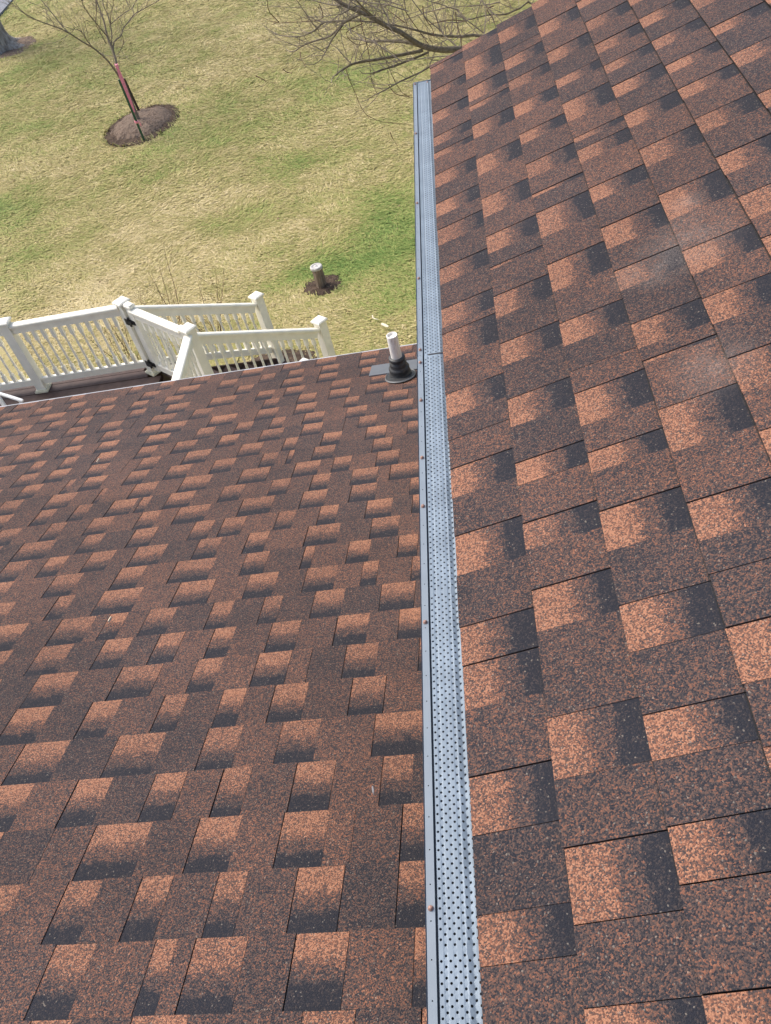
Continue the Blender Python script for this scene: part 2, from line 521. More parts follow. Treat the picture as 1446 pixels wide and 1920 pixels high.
tag(soil_patch('soil', MOUND.x, MOUND.y, 0.86, 1.06, 0.03, 40, mat='soil'), kind='structure')
tag(soil_patch('mulch', MOUND.x, MOUND.y + .02, 0.67, 0.80, 0.17, 44), kind='structure')
tag(soil_patch('soil', -2.34, 11.22, 0.30, 0.28, 0.015, 50, mat='soil'), kind='structure')
tag(soil_patch('soil', -2.85, 9.30, 0.60, 0.42, 0.03, 60, mat='soil'), kind='structure')
# ------------------------------------------------------------------ roofs
LOWER_CUTS = {0:[(-0.83,-0.754),(-0.644,-0.544),(-0.348,-0.259),(-0.151,-0.093)],
1:[(-1,-0.96),(-0.848,-0.767),(-0.65,-0.608),(-0.572,-0.473),(-0.384,-0.286)],
2:[(-1.065,-0.987),(-0.884,-0.811),(-0.727,-0.66),(-0.565,-0.506),(-0.405,-0.312),(-0.206,-0.125)],
3:[(-1.141,-1.101),(-0.882,-0.753),(-0.646,-0.553),(-0.459,-0.361),(-0.208,-0.117)],
4:[(-1.203,-1.096),(-0.985,-0.898),(-0.793,-0.716),(-0.629,-0.561),(-0.457,-0.368),(-0.261,-0.193)],
5:[(-1.189,-1.066),(-0.936,-0.813),(-0.704,-0.616),(-0.517,-0.423),(-0.291,-0.158)],
6:[(-1.285,-1.175),(-1.067,-0.982),(-0.863,-0.797),(-0.702,-0.641),(-0.564,-0.476),(-0.362,-0.276)],
7:[(-1.285,-1.168),(-1.035,-0.914),(-0.813,-0.739),(-0.639,-0.546),(-0.395,-0.308),(-0.198,-0.125)],
8:[(-1.522,-1.438),(-1.344,-1.241),(-1.141,-1.055),(-0.97,-0.894),(-0.803,-0.738),(-0.63,-0.544),(-0.438,-0.346),(-0.261,-0.142)],
9:[(-1.572,-1.456),(-1.344,-1.227),(-1.181,-1.12),(-1.05,-0.961),(-0.844,-0.778),(-0.682,-0.625),(-0.526,-0.434),(-0.324,-0.223)],
10:[(-1.665,-1.57),(-1.418,-1.358),(-1.258,-1.121),(-0.996,-0.874),(-0.761,-0.666),(-0.574,-0.476),(-0.394,-0.344),(-0.24,-0.147)],
11:[(-1.731,-1.649),(-1.492,-1.389),(-1.252,-1.159),(-1.05,-0.911),(-0.805,-0.725),(-0.604,-0.57),(-0.455,-0.383),(-0.291,-0.228)],
12:[(-1.746,-1.659),(-1.584,-1.505),(-1.416,-1.323),(-1.242,-1.128),(-1.01,-0.926),(-0.83,-0.755),(-0.617,-0.502),(-0.393,-0.297)],
13:[(-1.903,-1.841),(-1.755,-1.617),(-1.498,-1.422),(-1.301,-1.211),(-1.067,-0.993),(-0.956,-0.871),(-0.75,-0.684),(-0.594,-0.527),(-0.424,-0.331)],
14:[(-1.922,-1.829),(-1.706,-1.638),(-1.528,-1.438),(-1.324,-1.247),(-1.171,-1.046),(-0.918,-0.792),(-0.682,-0.589),(-0.497,-0.4)],
15:[(-2.02,-1.938),(-1.818,-1.743),(-1.653,-1.588),(-1.497,-1.392),(-1.373,-1.332),(-1.255,-1.147),(-1.031,-0.943),(-0.831,-0.757),(-0.667,-0.596),(-0.509,-0.408),(-0.36,-0.24)],
16:[(-2.054,-1.96),(-1.831,-1.714),(-1.603,-1.579),(-1.452,-1.35),(-1.239,-1.116),(-0.987,-0.867),(-0.761,-0.658),(-0.601,-0.53),(-0.425,-0.334)],
17:[(-2.188,-2.135),(-2.027,-1.937),(-1.815,-1.785),(-1.729,-1.634),(-1.53,-1.441),(-1.346,-1.246),(-1.143,-1.049),(-0.929,-0.861),(-0.814,-0.791),(-0.705,-0.615),(-0.453,-0.372)],
18:[(-2.271,-2.217),(-2.118,-2.02),(-1.961,-1.867),(-1.77,-1.679),(-1.523,-1.434),(-1.31,-1.198),(-1.059,-0.957),(-0.859,-0.801),(-0.689,-0.605),(-0.495,-0.408),(-0.317,-0.239)],
19:[(-2.319,-2.211),(-2.117,-2.056),(-1.958,-1.89),(-1.785,-1.695),(-1.581,-1.496),(-1.405,-1.303),(-1.19,-1.103),(-0.994,-0.891),(-0.801,-0.71),(-0.543,-0.463),(-0.349,-0.244)],
20:[(-2.267,-2.134),(-2.027,-1.931),(-1.834,-1.74),(-1.59,-1.481),(-1.339,-1.254),(-1.145,-1.067),(-0.975,-0.91),(-0.817,-0.723),(-0.616,-0.523)],
21:[(-2.412,-2.32),(-2.2,-2.13),(-2.032,-1.974),(-1.871,-1.78),(-1.664,-1.574),(-1.566,-1.44),(-1.311,-1.18),(-1.074,-0.972),(-0.884,-0.783),(-0.641,-0.576),(-0.457,-0.339)],
22:[(-2.543,-2.482),(-2.357,-2.233),(-2.126,-2.024),(-1.933,-1.827),(-1.664,-1.537),(-1.443,-1.343),(-1.072,-0.997),(-0.895,-0.805),(-0.737,-0.637),(-0.551,-0.444)],
23:[(-2.492,-2.398),(-2.293,-2.203),(-2.126,-2.05),(-1.832,-1.751),(-1.629,-1.508),(-1.388,-1.254),(-1.136,-1.047),(-0.988,-0.891),(-0.748,-0.648),(-0.543,-0.461)],
24:[(-2.648,-2.531),(-2.403,-2.272),(-2.164,-2.12),(-2.067,-1.983),(-1.874,-1.785),(-1.687,-1.583),(-1.28,-1.194),(-1.029,-0.921),(-0.837,-0.736)],
25:[(-2.724,-2.618),(-2.512,-2.42),(-2.299,-2.208),(-2.114,-2.021),(-1.862,-1.767),(-1.657,-1.533),(-1.412,-1.317),(-1.18,-1.101),(-1.023,-0.939),(-0.841,-0.746),(-0.634,-0.547)],
26:[(-2.702,-2.573),(-2.508,-2.471),(-2.36,-2.277),(-1.986,-1.915),(-1.807,-1.724),(-1.611,-1.509),(-1.32,-1.198),(-1.083,-0.981),(-0.892,-0.782),(-0.64,-0.541),(-0.428,-0.354)]}
UPPER_CUTS = {-1:[(0.338,0.403),(0.513,0.605),(0.72,0.805),(0.807,0.885),(1.002,1.1),(1.202,1.287),(1.45,1.534),(1.656,1.768),(1.795,1.877),(1.991,2.071),(2.191,2.28),(2.356,2.436),(2.538,2.624),(2.736,2.776),(2.827,2.897),(3.009,3.094),(3.221,3.295),(3.453,3.521)],
0:[(0.371,0.47),(0.569,0.669),(0.828,0.915),(1.006,1.071),(1.17,1.232),(1.339,1.429),(1.546,1.63),(1.732,1.825),(1.945,1.957),(2.025,2.113),(2.214,2.324),(2.47,2.579),(2.723,2.823),(2.938,2.977),(3.013,3.129),(3.212,3.387),(3.496,3.581)],
1:[(0.232,0.275),(0.397,0.471),(0.564,0.634),(0.741,0.83),(0.943,1.036),(1.132,1.186),(1.262,1.361),(1.523,1.606),(1.732,1.851),(1.976,2.105),(2.189,2.207),(2.297,2.388),(2.517,2.587),(2.71,2.796),(2.92,2.997),(3.096,3.19),(3.351,3.468)],
2:[(0.643,0.737),(0.904,0.989),(1.11,1.226),(1.364,1.375),(1.415,1.499),(1.623,1.704),(1.798,1.896),(2.022,2.095),(2.24,2.314),(2.36,2.391),(2.501,2.63),(2.747,2.811),(2.949,3.049),(3.2,3.312),(3.478,3.556)],
3:[(1.005,1.087),(1.19,1.287),(1.396,1.484),(1.572,1.665),(1.796,1.916),(2.061,2.159),(2.287,2.372),(2.491,2.571),(2.664,2.727),(2.827,2.905),(3.026,3.112),(3.246,3.32)],
4:[(1.667,1.764),(1.868,1.956),(2.083,2.169),(2.291,2.358),(2.465,2.523),(2.645,2.714),(2.827,2.908),(3.034,3.124)],
5:[(2.053,2.135),(2.304,2.389),(2.535,2.598),(2.75,2.851)],
6:[(2.55,2.617)]}

EXPO = 0.1429
PROUD = 0.0014
class Piece:
    def __init__(self, roof, row, a, b, cut, tint):
        self.roof, self.row, self.a, self.b, self.cut, self.tint = roof, row, a, b, cut, tint
        self.jit = [rnd(-.0012, .0012) for _ in range(6)]
        self.mood = random.random()
    def pts(self):
        """eight corners, lower edge first (v = 0 downslope, v = 1 under the next course)"""
        j = self.jit
        out = []
        v0 = float(np.interp((self.a + self.b) / 2, [.3, .7, 1.2, 1.7, 2.4, 3.4], [.06, .045, .02, -.005, .0, .02])) if self.roof == 'U' and self.row == -1 else 0.0
        lift = (0.0 if self.cut else PROUD) + j[4] * 0.35
        g = 0.0006
        for v, hi in ((v0, 0.0092 if self.roof == 'U' else 0.0056), (1.035, 0.0012)):
            for u in (self.a + g, self.b - g):
                for top in (1, 0):
                    n = (hi + lift) if top else -0.0045
                    if v < 0.1 and not top:
                        n = 0.0
                    out.append((u + (j[0] if u < self.b - .01 else j[1]) * 0.6, v, n, j[2] if v < 0.1 else 0))
        return out
    def world(self):
        r = []
        for u, v, n, dj in self.pts():
            if self.roof == 'U':
                s = S0 + self.row * EXPO + v * EXPO + dj
                r.append(upper_pt(s, u, n))
            else:
                tt = T0 + self.row * EXPO - v * EXPO - dj
                r.append(lower_pt(u, tt, n))
        return r
    def area(self):
        w = self.world()
        q = [project(w[i]) for i in (0, 2, 6, 4)]
        if any(p is None for p in q):
            return 0.0
        # clip to the frame
        poly = q
        for ax, lim, sg in ((0, 0, 1), (0, PW, -1), (1, 0, 1), (1, PH, -1)):
            nw = []
            for i in range(len(poly)):
                p, r = poly[i], poly[(i + 1) % len(poly)]
                dp, dr = sg * (p[ax] - lim), sg * (r[ax] - lim)
                if dp >= 0:
                    nw.append(p)
                if dp * dr < 0:
                    k = dp / (dp - dr)
                    nw.append((p[0] + (r[0] - p[0]) * k, p[1] + (r[1] - p[1]) * k))
            poly = nw
            if len(poly) < 3:
                return 0.0
        return abs(sum(poly[i][0] * poly[(i + 1) % len(poly)][1] - poly[(i + 1) % len(poly)][0] * poly[i][1] for i in range(len(poly)))) / 2

FACES = [(0, 2, 6, 4), (0, 1, 3, 2), (0, 4, 5, 1), (2, 3, 7, 6), (4, 6, 7, 5)]
FACES_L = [tuple(reversed(f)) for f in FACES]
def shingle_mesh(pieces, flip):
    vs, fs, cs = [], [], []
    for p in pieces:
        o = len(vs)
        w = p.world()
        vs += [tuple(x) for x in w]
        fs += [tuple(i + o for i in f) for f in (FACES_L if flip else FACES)]
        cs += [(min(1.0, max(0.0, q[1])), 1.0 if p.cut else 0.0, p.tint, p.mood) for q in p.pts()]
    me = bpy.data.meshes.new('shingle')
    me.from_pydata(vs, [], fs)
    a = me.attributes.new('shingle', 'FLOAT_COLOR', 'POINT')
    a.data.foreach_set('color', np.array(cs, np.float32).ravel())
    me.materials.append(M['shingle'])
    me.materials.append(M['cut_edge'])
    me.materials.append(M['side_edge'])
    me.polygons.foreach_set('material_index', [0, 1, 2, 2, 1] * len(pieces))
    me.update()
    return me

def fill_row(roof, row, lo, hi, cuts):
    """cuts as read from the photograph, plausible ones beyond its frame, teeth between them"""
    cuts = sorted(cuts)
    out = []
    if cuts:
        x = cuts[0][0] - rnd(.07, .13)
        while x > lo + .1:
            w = rnd(.06, .11)
            cuts.insert(0, (x - w, x))
            x -= w + rnd(.07, .14)
        x = cuts[-1][1] + rnd(.07, .13)
    else:
        x = lo + rnd(.02, .2)
    while x < hi - .06:
        w = rnd(.06, .11)
        cuts.append((x, x + w))
        x += w + rnd(.07, .14)
    x = lo
    for a, b in cuts:
        a, b = max(a, lo), min(b, hi)
        if b - a < .006:
            continue
        if a > x + .002:
            k = 1 if a - x < .15 or random.random() < .35 else 2
            sp = [x] + ([x + (a - x) * rnd(.35, .65)] if k == 2 else []) + [a]
            for i in range(len(sp) - 1):
                out.append(Piece(roof, row, sp[i], sp[i + 1], False, random.betavariate(2, 2)))
        out.append(Piece(roof, row, a, b, True, random.betavariate(2, 2)))
        x = b
    if hi - x > .004:
        out.append(Piece(roof, row, x, hi, False, random.betavariate(2, 2)))
    return out

def lay_shingles(pieces, parent, flip):
    pieces.sort(key=lambda p: -p.area())
    shown = [p for p in pieces[:300] if p.area() > 20]
    ids = set(map(id, shown))
    rest = [p for p in pieces if id(p) not in ids]
    for p in shown:
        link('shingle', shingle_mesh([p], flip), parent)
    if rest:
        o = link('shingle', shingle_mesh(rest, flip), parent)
        o['kind'] = 'stuff'

YF, YN = 3.555, -2.0          # far rake and near end of the steep roof
upper = thing('house_roof', 'steep shingle roof climbing from the grey gutter guard to the right edge of the photo', 'roof', (0.35, 0.8, ZG))
pieces = []
for row in range(-1, 20):
    pieces += fill_row('U', row, YN, YF, UPPER_CUTS.get(row, []))
lay_shingles(pieces, upper, True)
m = MB()
se = S0 - EXPO
def slab(pt, a0, a1, b0, b1, n0, n1):
    vs = [pt(a, b, n) for n in (n0, n1) for a, b in ((a0, b0), (a1, b0), (a1, b1), (a0, b1))]
    return vs, [(3, 2, 1, 0), (4, 5, 6, 7), (0, 1, 5, 4), (1, 2, 6, 5), (2, 3, 7, 6), (3, 0, 4, 7)]
m.add(*slab(upper_pt, se + 0.02, S0 + 20 * EXPO, YN, YF - 0.012, -0.03, -0.002))
m.build('roof_deck', M['deck_felt'], upper)
m = MB()
top = S0 + 20 * EXPO
m.add([upper_pt(top, YN, -.005), upper_pt(top, YF, -.005), upper_pt(top, YF, -.005) + Vector((4, 0, -1.4)), upper_pt(top, YN, -.005) + Vector((4, 0, -1.4))], [(0, 3, 2, 1)])
m.build('back_slope', M['shingle'], upper)
m = MB()
m.add(*slab(upper_pt, se + 0.03, top, YF - 0.012, YF + 0.006, -0.16, -0.006))
m.build('rake_board', M['fascia'], upper)
m = MB()
m.box((0.012, 0.8, -0.115), (0.02, 5.5, 0.15))
m.build('fascia', M['fascia'], upper)
m = MB()
wt = -0.06
for x0, x1, y0, y1 in ((0.34, 0.46, YN + .1, YF - .35), (0.46, 6.0, YF - .47, YF - .35), (0.46, 6.0, YN + .1, YN + .22), (5.9, 6.02, YN + .22, YF - .47)):
    m.box(((x0 + x1) / 2, (y0 + y1) / 2, (ZG + wt) / 2), (x1 - x0, y1 - y0, wt - ZG))
m.add([(0.46, YF - .35, wt), (top * .9434, YF - .35, top * .33 - .05), (6.0, YF - .35, -.2), (0.46, YF - .47, wt), (top * .9434, YF - .47, top * .33 - .05), (6.0, YF - .47, -.2)], [(2, 1, 0), (3, 4, 5)])
m.build('wall', M['siding'], upper)
m = MB()
m.box((0.18, 0.75, -0.2), (0.31, 5.3, 0.015))
m.build('soffit', M['fascia'], upper)

lower = thing('wing_roof', 'lower shingle roof sloping away on the left of the gutter towards the deck', 'roof', (-2.5, 1.8, ZG))
TR = T0 - 5 * EXPO          # ridge
XL, XR = -6.4, 0.30
pieces = []
for row in range(-4, 27):
    cuts = LOWER_CUTS.get(row, [])
    pieces += fill_row('L', row, XL, XR, cuts)
lay_shingles(pieces, lower, True)
TE = 4.112
m = MB()
vs, fs = slab(lower_pt, XL, XR, TR, TE - .004, -0.03, -0.003)
m.add(vs, [tuple(reversed(f)) for f in fs])
m.build('roof_deck', M['deck_felt'], lower)
m = MB()
rz = lower_pt(0, TR).z
ry = lower_pt(0, TR).y
m.add([(XL, ry, rz), (XR, ry, rz), (XR, ry - 4, rz - 1.4), (XL, ry - 4, rz - 1.4)], [(0, 3, 2, 1)])
m.build('back_slope', M['shingle'], lower)
m = MB()
vs, fs = slab(lower_pt, XL, -.02, TE - .006, TE + .009, -0.006, 0.0035)
m.add(vs, [tuple(reversed(f)) for f in fs])
e0 = lower_pt(XL, TE + .006)
m.box(((XL - .02) / 2, e0.y + .001, e0.z - .035), (-.02 - XL, 0.006, 0.06))
m.build('drip_edge', M['drip'], lower)
m = MB()
m.box(((XL - .02) / 2, e0.y - .03, e0.z - .10), (-.02 - XL, 0.022, 0.16))
m.build('fascia', M['fascia'], lower)
m = MB()
zt = e0.z - .17
m.box(((XL + XR) / 2 + .1, 3.5, (ZG + zt) / 2), (XR - XL - .4, .12, zt - ZG))
m.box((XL + .3, 1.8, (ZG + zt) / 2), (.12, 3.28, zt - ZG))
m.build('wall', M['siding'], lower)
m = MB()
m.box(((XL - .02) / 2, 3.68, zt + .01), (-.02 - XL, .36, .015))
m.build('soffit', M['fascia'], lower)

# ------------------------------------------------------------------ gutter with perforated guard
gut = thing('gutter', 'grey metal gutter with perforated leaf guard along the edge of the steep roof', 'gutter', (-.06, 1.7, -.12))
GY0, GY1, GJ = 0.03, 3.425, 1.698
XA, XB, XC = -.0985, -.0862, -.0826          # outer lip, inner flange edge, start of the holes
ZF = -.006
def rib(x):
    z = ZF
    for c, w, d in ((-.0730, .0034, .0013), (-.0602, .0026, .0007), (-.0474, .0034, .0013)):
        z -= d * max(0.0, 1 - abs(x - c) / w)
    if x > -.0425:
        z -= min(.0040, (x + .0425) * .55)
    if x > -.0355:
        z += min(.004, (x + .0355) * .9)
    return z
PITCHX, PITCHY = .0064, .0136
def holed(m, x0, x1, y0, y1, hx, hy, r, zf, n=8):
    """one cell of sheet metal with a round hole"""
    ring = [(hx + r * math.cos(2 * math.pi * (k + .47) / n), hy + r * math.sin(2 * math.pi * (k + .47) / n)) for k in range(n)]
    outer = []
    for k in range(n):
        dx, dy = ring[k][0] - hx, ring[k][1] - hy
        s = min((x1 - hx) / dx if dx > 0 else (x0 - hx) / dx, (y1 - hy) / dy if dy > 0 else (y0 - hy) / dy)
        outer.append([hx + dx * s, hy + dy * s])
    corners = [(x1, y1), (x0, y1), (x0, y0), (x1, y0)]
    vs = [(x, y, zf(x)) for x, y in ring] + [(x, y, zf(x)) for x, y in outer] + [(x, y, zf(x)) for x, y in corners]
    fs = []
    ca = [math.atan2(c[1] - hy, c[0] - hx) % (2 * math.pi) for c in corners]
    for k in range(n):
        k2 = (k + 1) % n
        a0 = math.atan2(outer[k][1] - hy, outer[k][0] - hx) % (2 * math.pi)
        a1 = math.atan2(outer[k2][1] - hy, outer[k2][0] - hx) % (2 * math.pi)
        if a1 < a0:
            a1 += 2 * math.pi
        mid = [n * 2 + i for i, c in enumerate(ca) if a0 + 1e-6 < c < a1 - 1e-6 or a0 + 1e-6 < c + 2 * math.pi < a1 - 1e-6]
        fs.append((k, n + k, *mid, n + k2, k2))
    m.add(vs, fs)
for y0, y1, dz, half in ((GY0, GJ, 0.0, 0), (GJ - .02, GY1, -.0016, 1)):
    m = MB()
    zf = lambda x, dz=dz: rib(x) + dz
    ncol = 10
    for c in range(ncol):
        xa, xb = XC + c * PITCHX, XC + (c + 1) * PITCHX
        off = PITCHY / 2 if c % 2 else 0.0
        y = y0
        if off:
            m.add([(xa, y, zf(xa)), (xb, y, zf(xb)), (xb, y + off, zf(xb)), (xa, y + off, zf(xa))], [(0, 1, 2, 3)])
            y += off
        while y + PITCHY <= y1 + 1e-6:
            yc = y + PITCHY / 2
            if (abs(yc - .365) < PITCHY * .5 or abs(yc - .972) < PITCHY * .5) and half == 0 and c % 2 == 0:
                m.add([(xa, y, zf(xa)), (xb, y, zf(xb)), (xb, y + PITCHY, zf(xb)), (xa, y + PITCHY, zf(xa))], [(0, 1, 2, 3)])
            else:
                holed(m, xa, xb, y, y + PITCHY, (xa + xb) / 2, yc, .0019, zf)
            y += PITCHY
        if y < y1 - 1e-5:
            m.add([(xa, y, zf(xa)), (xb, y, zf(xb)), (xb, y1, zf(xb)), (xa, y1, zf(xa))], [(0, 1, 2, 3)])
    # cut end lip of the sheet
    m.add([(XC, y1, zf(XC)), (XC + ncol * PITCHX, y1, zf(XC + ncol * PITCHX)), (XC + ncol * PITCHX, y1, zf(XC + ncol * PITCHX) - .003), (XC, y1, zf(XC) - .003)], [(0, 1, 2, 3)])
    if not half:
        lap = MB()
        lap.box((XC + 1.6 * PITCHX + .022, y1 + .003, ZF - .0005), (.044, .0045, .0022))
        lap.build('lap_joint', M['trough'], gut)
    m.build('guard_panel', M['guard'], gut)
    # screw flange and groove
    m = MB()
    zz = lambda x, dz=dz: ZF + dz + .001
    y = y0
    st = .0495
    while y + st <= y1:
        holed(m, XA, XB, y, y + st, (XA + XB) / 2, y + st / 2, .0011, zz, 6)
        y += st
    if y < y1:
        m.add([(XA, y, zz(0)), (XB, y, zz(0)), (XB, y1, zz(0)), (XA, y1, zz(0))], [(0, 1, 2, 3)])
    z = ZF + dz
    m.add([(XB, y0, z + .001), (XB, y1, z + .001), (XB + .0004, y1, z - .012), (XB + .0004, y0, z - .012)], [(0, 3, 2, 1)])
    m.add([(XB + .0004, y0, z - .012), (XB + .0004, y1, z - .012), (XC, y1, z - .012), (XC, y0, z - .012)], [(0, 3, 2, 1)])
    m.add([(XC, y0, z - .012), (XC, y1, z - .012), (XC, y1, z), (XC, y0, z)], [(0, 3, 2, 1)])
    m.build('flange', M['flange'], gut)
m = MB()
prof = [(-.0992, -.009), (-.1000, -.004), (-.0985, -.0075), (-.0975, -.02), (-.0975, -.05), (-.082, -.07), (-.082, -.115), (0.0, -.115), (0.0, -.117), (-.084, -.117), (-.084, -.069), (-.0992, -.049)]
vs = [(x, y, z) for y in (GY0, GY1) for x, z in prof]
k = len(prof)
m.add(vs, [(i, (i + 1) % k, (i + 1) % k + k, i + k) for i in range(k)])
m.build('trough', M['flange'], gut)
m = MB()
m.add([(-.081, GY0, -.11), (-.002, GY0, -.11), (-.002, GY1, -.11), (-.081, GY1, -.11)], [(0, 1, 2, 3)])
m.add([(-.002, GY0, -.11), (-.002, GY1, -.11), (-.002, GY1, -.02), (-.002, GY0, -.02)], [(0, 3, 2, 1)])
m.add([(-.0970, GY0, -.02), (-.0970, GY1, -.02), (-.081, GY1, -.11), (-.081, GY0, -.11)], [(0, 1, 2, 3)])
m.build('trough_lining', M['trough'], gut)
m = MB()
m.box((-.049, GY1 + .0015, -.062), (.098, .0025, .113))
m.build('end_cap', M['flange'], gut)
m = MB()
m.box((-.049, GY0 - .0015, -.062), (.098, .0025, .113))
m.build('end_cap', M['flange'], gut)
for y in (2.471, 2.969, 2.048, 1.725, 1.672, 1.53, 1.338, 1.195, .908, .418, 3.410):
    m = MB()
    m.lathe([(.0042, 0), (.0042, .0012), (.0030, .0014), (.0030, .0038), (.0020, .0046), (.0004, .0047)], 8,
            Matrix.Translation(((XA + XB) / 2, y, ZF + (.0012 if y < GJ else -.0004))))
    m.build('screw', M['screw'], gut)
m = MB()
m.lathe([(.0042, 0), (.0042, .0012), (.0030, .0014), (.0030, .0038), (.0004, .0047)], 8, Matrix.Translation((-.045, 3.412, -.009)))
m.build('screw', M['screw'], gut)

# ------------------------------------------------------------------ vent pipe, boot, flashing
vb = Vector((-.39, 3.397, LZ - math.tan(LPITCH) * 3.397))
slope = Matrix.Rotation(-LPITCH, 4, 'X')
vent = thing('vent_pipe', 'short white plastic vent pipe standing in a black rubber boot near the eave', 'vent pipe', vb)
m = MB()
m.lathe([(.0268, .02), (.0268, .246), (.0262, .250), (.0225, .2505), (.0222, .240), (.001, .238)], 24, Matrix.Translation(vb))
m.build('pipe', M['pvc'], vent)
m = MB()
m.lathe([(.056, -.012), (.056, .020), (.054, .030), (.050, .034), (.051, .050), (.0515, .058), (.047, .066), (.042, .069), (.0425, .080), (.0405, .090), (.0345, .097), (.0315, .101), (.034, .104), (.0405, .107), (.0415, .112), (.0410, .119), (.0375, .1235), (.0275, .124)],
        28, Matrix.Translation(vb))
m.build('boot', M['rubber'], vent)
m = MB()
ring = []
for k in range(28):
    a_ = 2 * math.pi * k / 28
    r = .074 if math.sin(a_) > 0 else .074 + .035 * (-math.sin(a_)) ** 2
    ring.append((r * math.cos(a_), r * math.sin(a_) * 1.05 - .006))
pad = [Matrix.Translation(vb) @ slope @ Vector((x, y, z)) for z, k in ((.011, 1.04), (.0155, 1.02), (.0165, 0.99), (.0125, .96)) for x, y in [(px * k, py * k) for px, py in ring]]
fs = [(j * 28 + i, j * 28 + (i + 1) % 28, (j + 1) * 28 + (i + 1) % 28, (j + 1) * 28 + i) for j in range(3) for i in range(28)]
m.add(pad, fs, True)
m.build('boot_rim', M['rubber_rim'], vent)
m = MB()
m.add(pad[:28] + pad[-28:], [tuple(range(28)), tuple(range(28, 56))])
m.build('boot_pad', M['rubber'], vent)
m = MB()
tA, tB = 3.462 / math.cos(LPITCH), 3.596 / math.cos(LPITCH)
vs, fs = slab(lower_pt, -.556, -.262, tA - .02, tB, .004, .0115)
m.add(vs, [tuple(reversed(f)) for f in fs])
m.build('flashing', M['flashing'], vent)
# ------------------------------------------------------------------ deck, railings, gate, stairs
P1, P2, P3 = Vector((-5.20, 7.90, ZD)), Vector((-3.815, 7.915, ZD)), Vector((-2.93, 7.185, ZD))
P0 = Vector((-6.60, 7.885, ZD))
GA = math.atan2(P3.y - P2.y, P3.x - P2.x)
DST = Vector((-math.sin(GA), math.cos(GA), 0))             # down the stairs, square to the gate
P4 = P2 + DST * 1.66
P5 = P3 + DST * 1.62
deck = thing('deck', 'brown composite deck floor below the white railing', 'deck', (-4.8, 5.9, ZG))
ye, k = 3.62, 0
while ye < 8.0:
    y1 = min(ye + .136, 8.02)
    xr = -2.80 if y1 < 7.05 else -2.80 - (y1 - 7.05) / .70 * .84
    m = MB()
    m.box(((-7.6 + xr) / 2, (ye + y1) / 2, ZD - .0125 + rnd(-.001, .001)), (xr + 7.6, y1 - ye - .004, .025))
    m.build('plank', M['plank'], deck)
    ye += .14
m = MB()
m.box((-5.6, 8.035, ZD - .14), (4.0, .03, .25))
m.beam(Vector((-3.62, 8.035, ZD - .14)), Vector((-2.78, 7.06, ZD - .14)), .03, .25)
m.beam(Vector((-2.785, 7.06, ZD - .14)), Vector((-2.785, 3.62, ZD - .14)), .03, .25)
m.build('skirt_board', M['plank'], deck)
for x, y in ((-6.5, 7.8), (-4.9, 7.8), (-3.8, 7.7), (-3.0, 6.9), (-3.0, 5.2)):
    m = MB()
    m.box((x, y, (ZG + ZD - .03) / 2), (.12, .12, ZD - .03 - ZG))
    m.build('deck_leg', M['plank'], deck)

def post(base, h, rz, parent, w=.108, trim=True):
    m = MB()
    m.box((base.x, base.y, base.z + h / 2 - .02), (w, w, h - .04), rz)
    o = m.build('post', M['vinyl'], parent)
    c = MB()
    R = Matrix.Translation((base.x, base.y, base.z + h - .045)) @ Matrix.Rotation(rz, 4, 'Z')
    a, b2 = w / 2 + .019, w / 2 + .004
    ringz = [(b2, -.012), (a, .0), (a, .020), (a - .012, .030)]
    vs, fs = [], []
    for r, z in ringz:
        vs += [R @ Vector((sx * r, sy * r, z)) for sx, sy in ((-1, -1), (1, -1), (1, 1), (-1, 1))]
    for i in range(3):
        fs += [(i * 4 + j, i * 4 + (j + 1) % 4, (i + 1) * 4 + (j + 1) % 4, (i + 1) * 4 + j) for j in range(4)]
    vs.append(R @ Vector((0, 0, .045)))
    fs += [(12 + j, 12 + (j + 1) % 4, 16) for j in range(4)]
    c.add(vs, fs)
    cap = c.build('post_cap', M['vinyl'], o)
    if trim:
        q = MB()
        q.box((base.x, base.y, base.z + .012), (w + .05, w + .05, .022), rz)
        q.box((base.x, base.y, base.z + .028), (w + .03, w + .03, .012), rz)
        q.build('base_trim', M['vinyl_dirty'], o)
    return o
TOPRAIL = [(-.024, -.115), (.024, -.115), (.024, -.038), (.046, -.034), (.047, -.012), (.038, -.002), (.015, .003), (-.015, .003), (-.038, -.002), (-.047, -.012), (-.046, -.034), (-.024, -.038)]
def turned(h):
    """turned baluster: square blocks at both ends, beads and a slim tapered shaft"""
    m = MB()
    s = .0188
    b1, b2 = .13 * h / .75, h - .15 * h / .75
    m.box((0, 0, b1 / 2), (2 * s, 2 * s, b1))
    m.box((0, 0, (b2 + h) / 2), (2 * s, 2 * s, h - b2))
    m.lathe([(s * .95, b1 - .002), (s * 1.02, b1 + .012), (s * .62, b1 + .022), (s * .98, b1 + .036), (s * .62, b1 + .05), (s * .78, b1 + .10),
             (s * .72, (b1 + b2) / 2), (s * .74, b2 - .12), (s * .60, b2 - .05), (s * .98, b2 - .036), (s * .62, b2 - .022), (s * 1.02, b2 - .012), (s * .95, b2 + .002)], 8)
    return m
BAL = {}
def baluster_mesh(h):
    k = round(h, 2)
    if k not in BAL:
        BAL[k] = turned(k).mesh('baluster', M['vinyl'])
    return BAL[k]
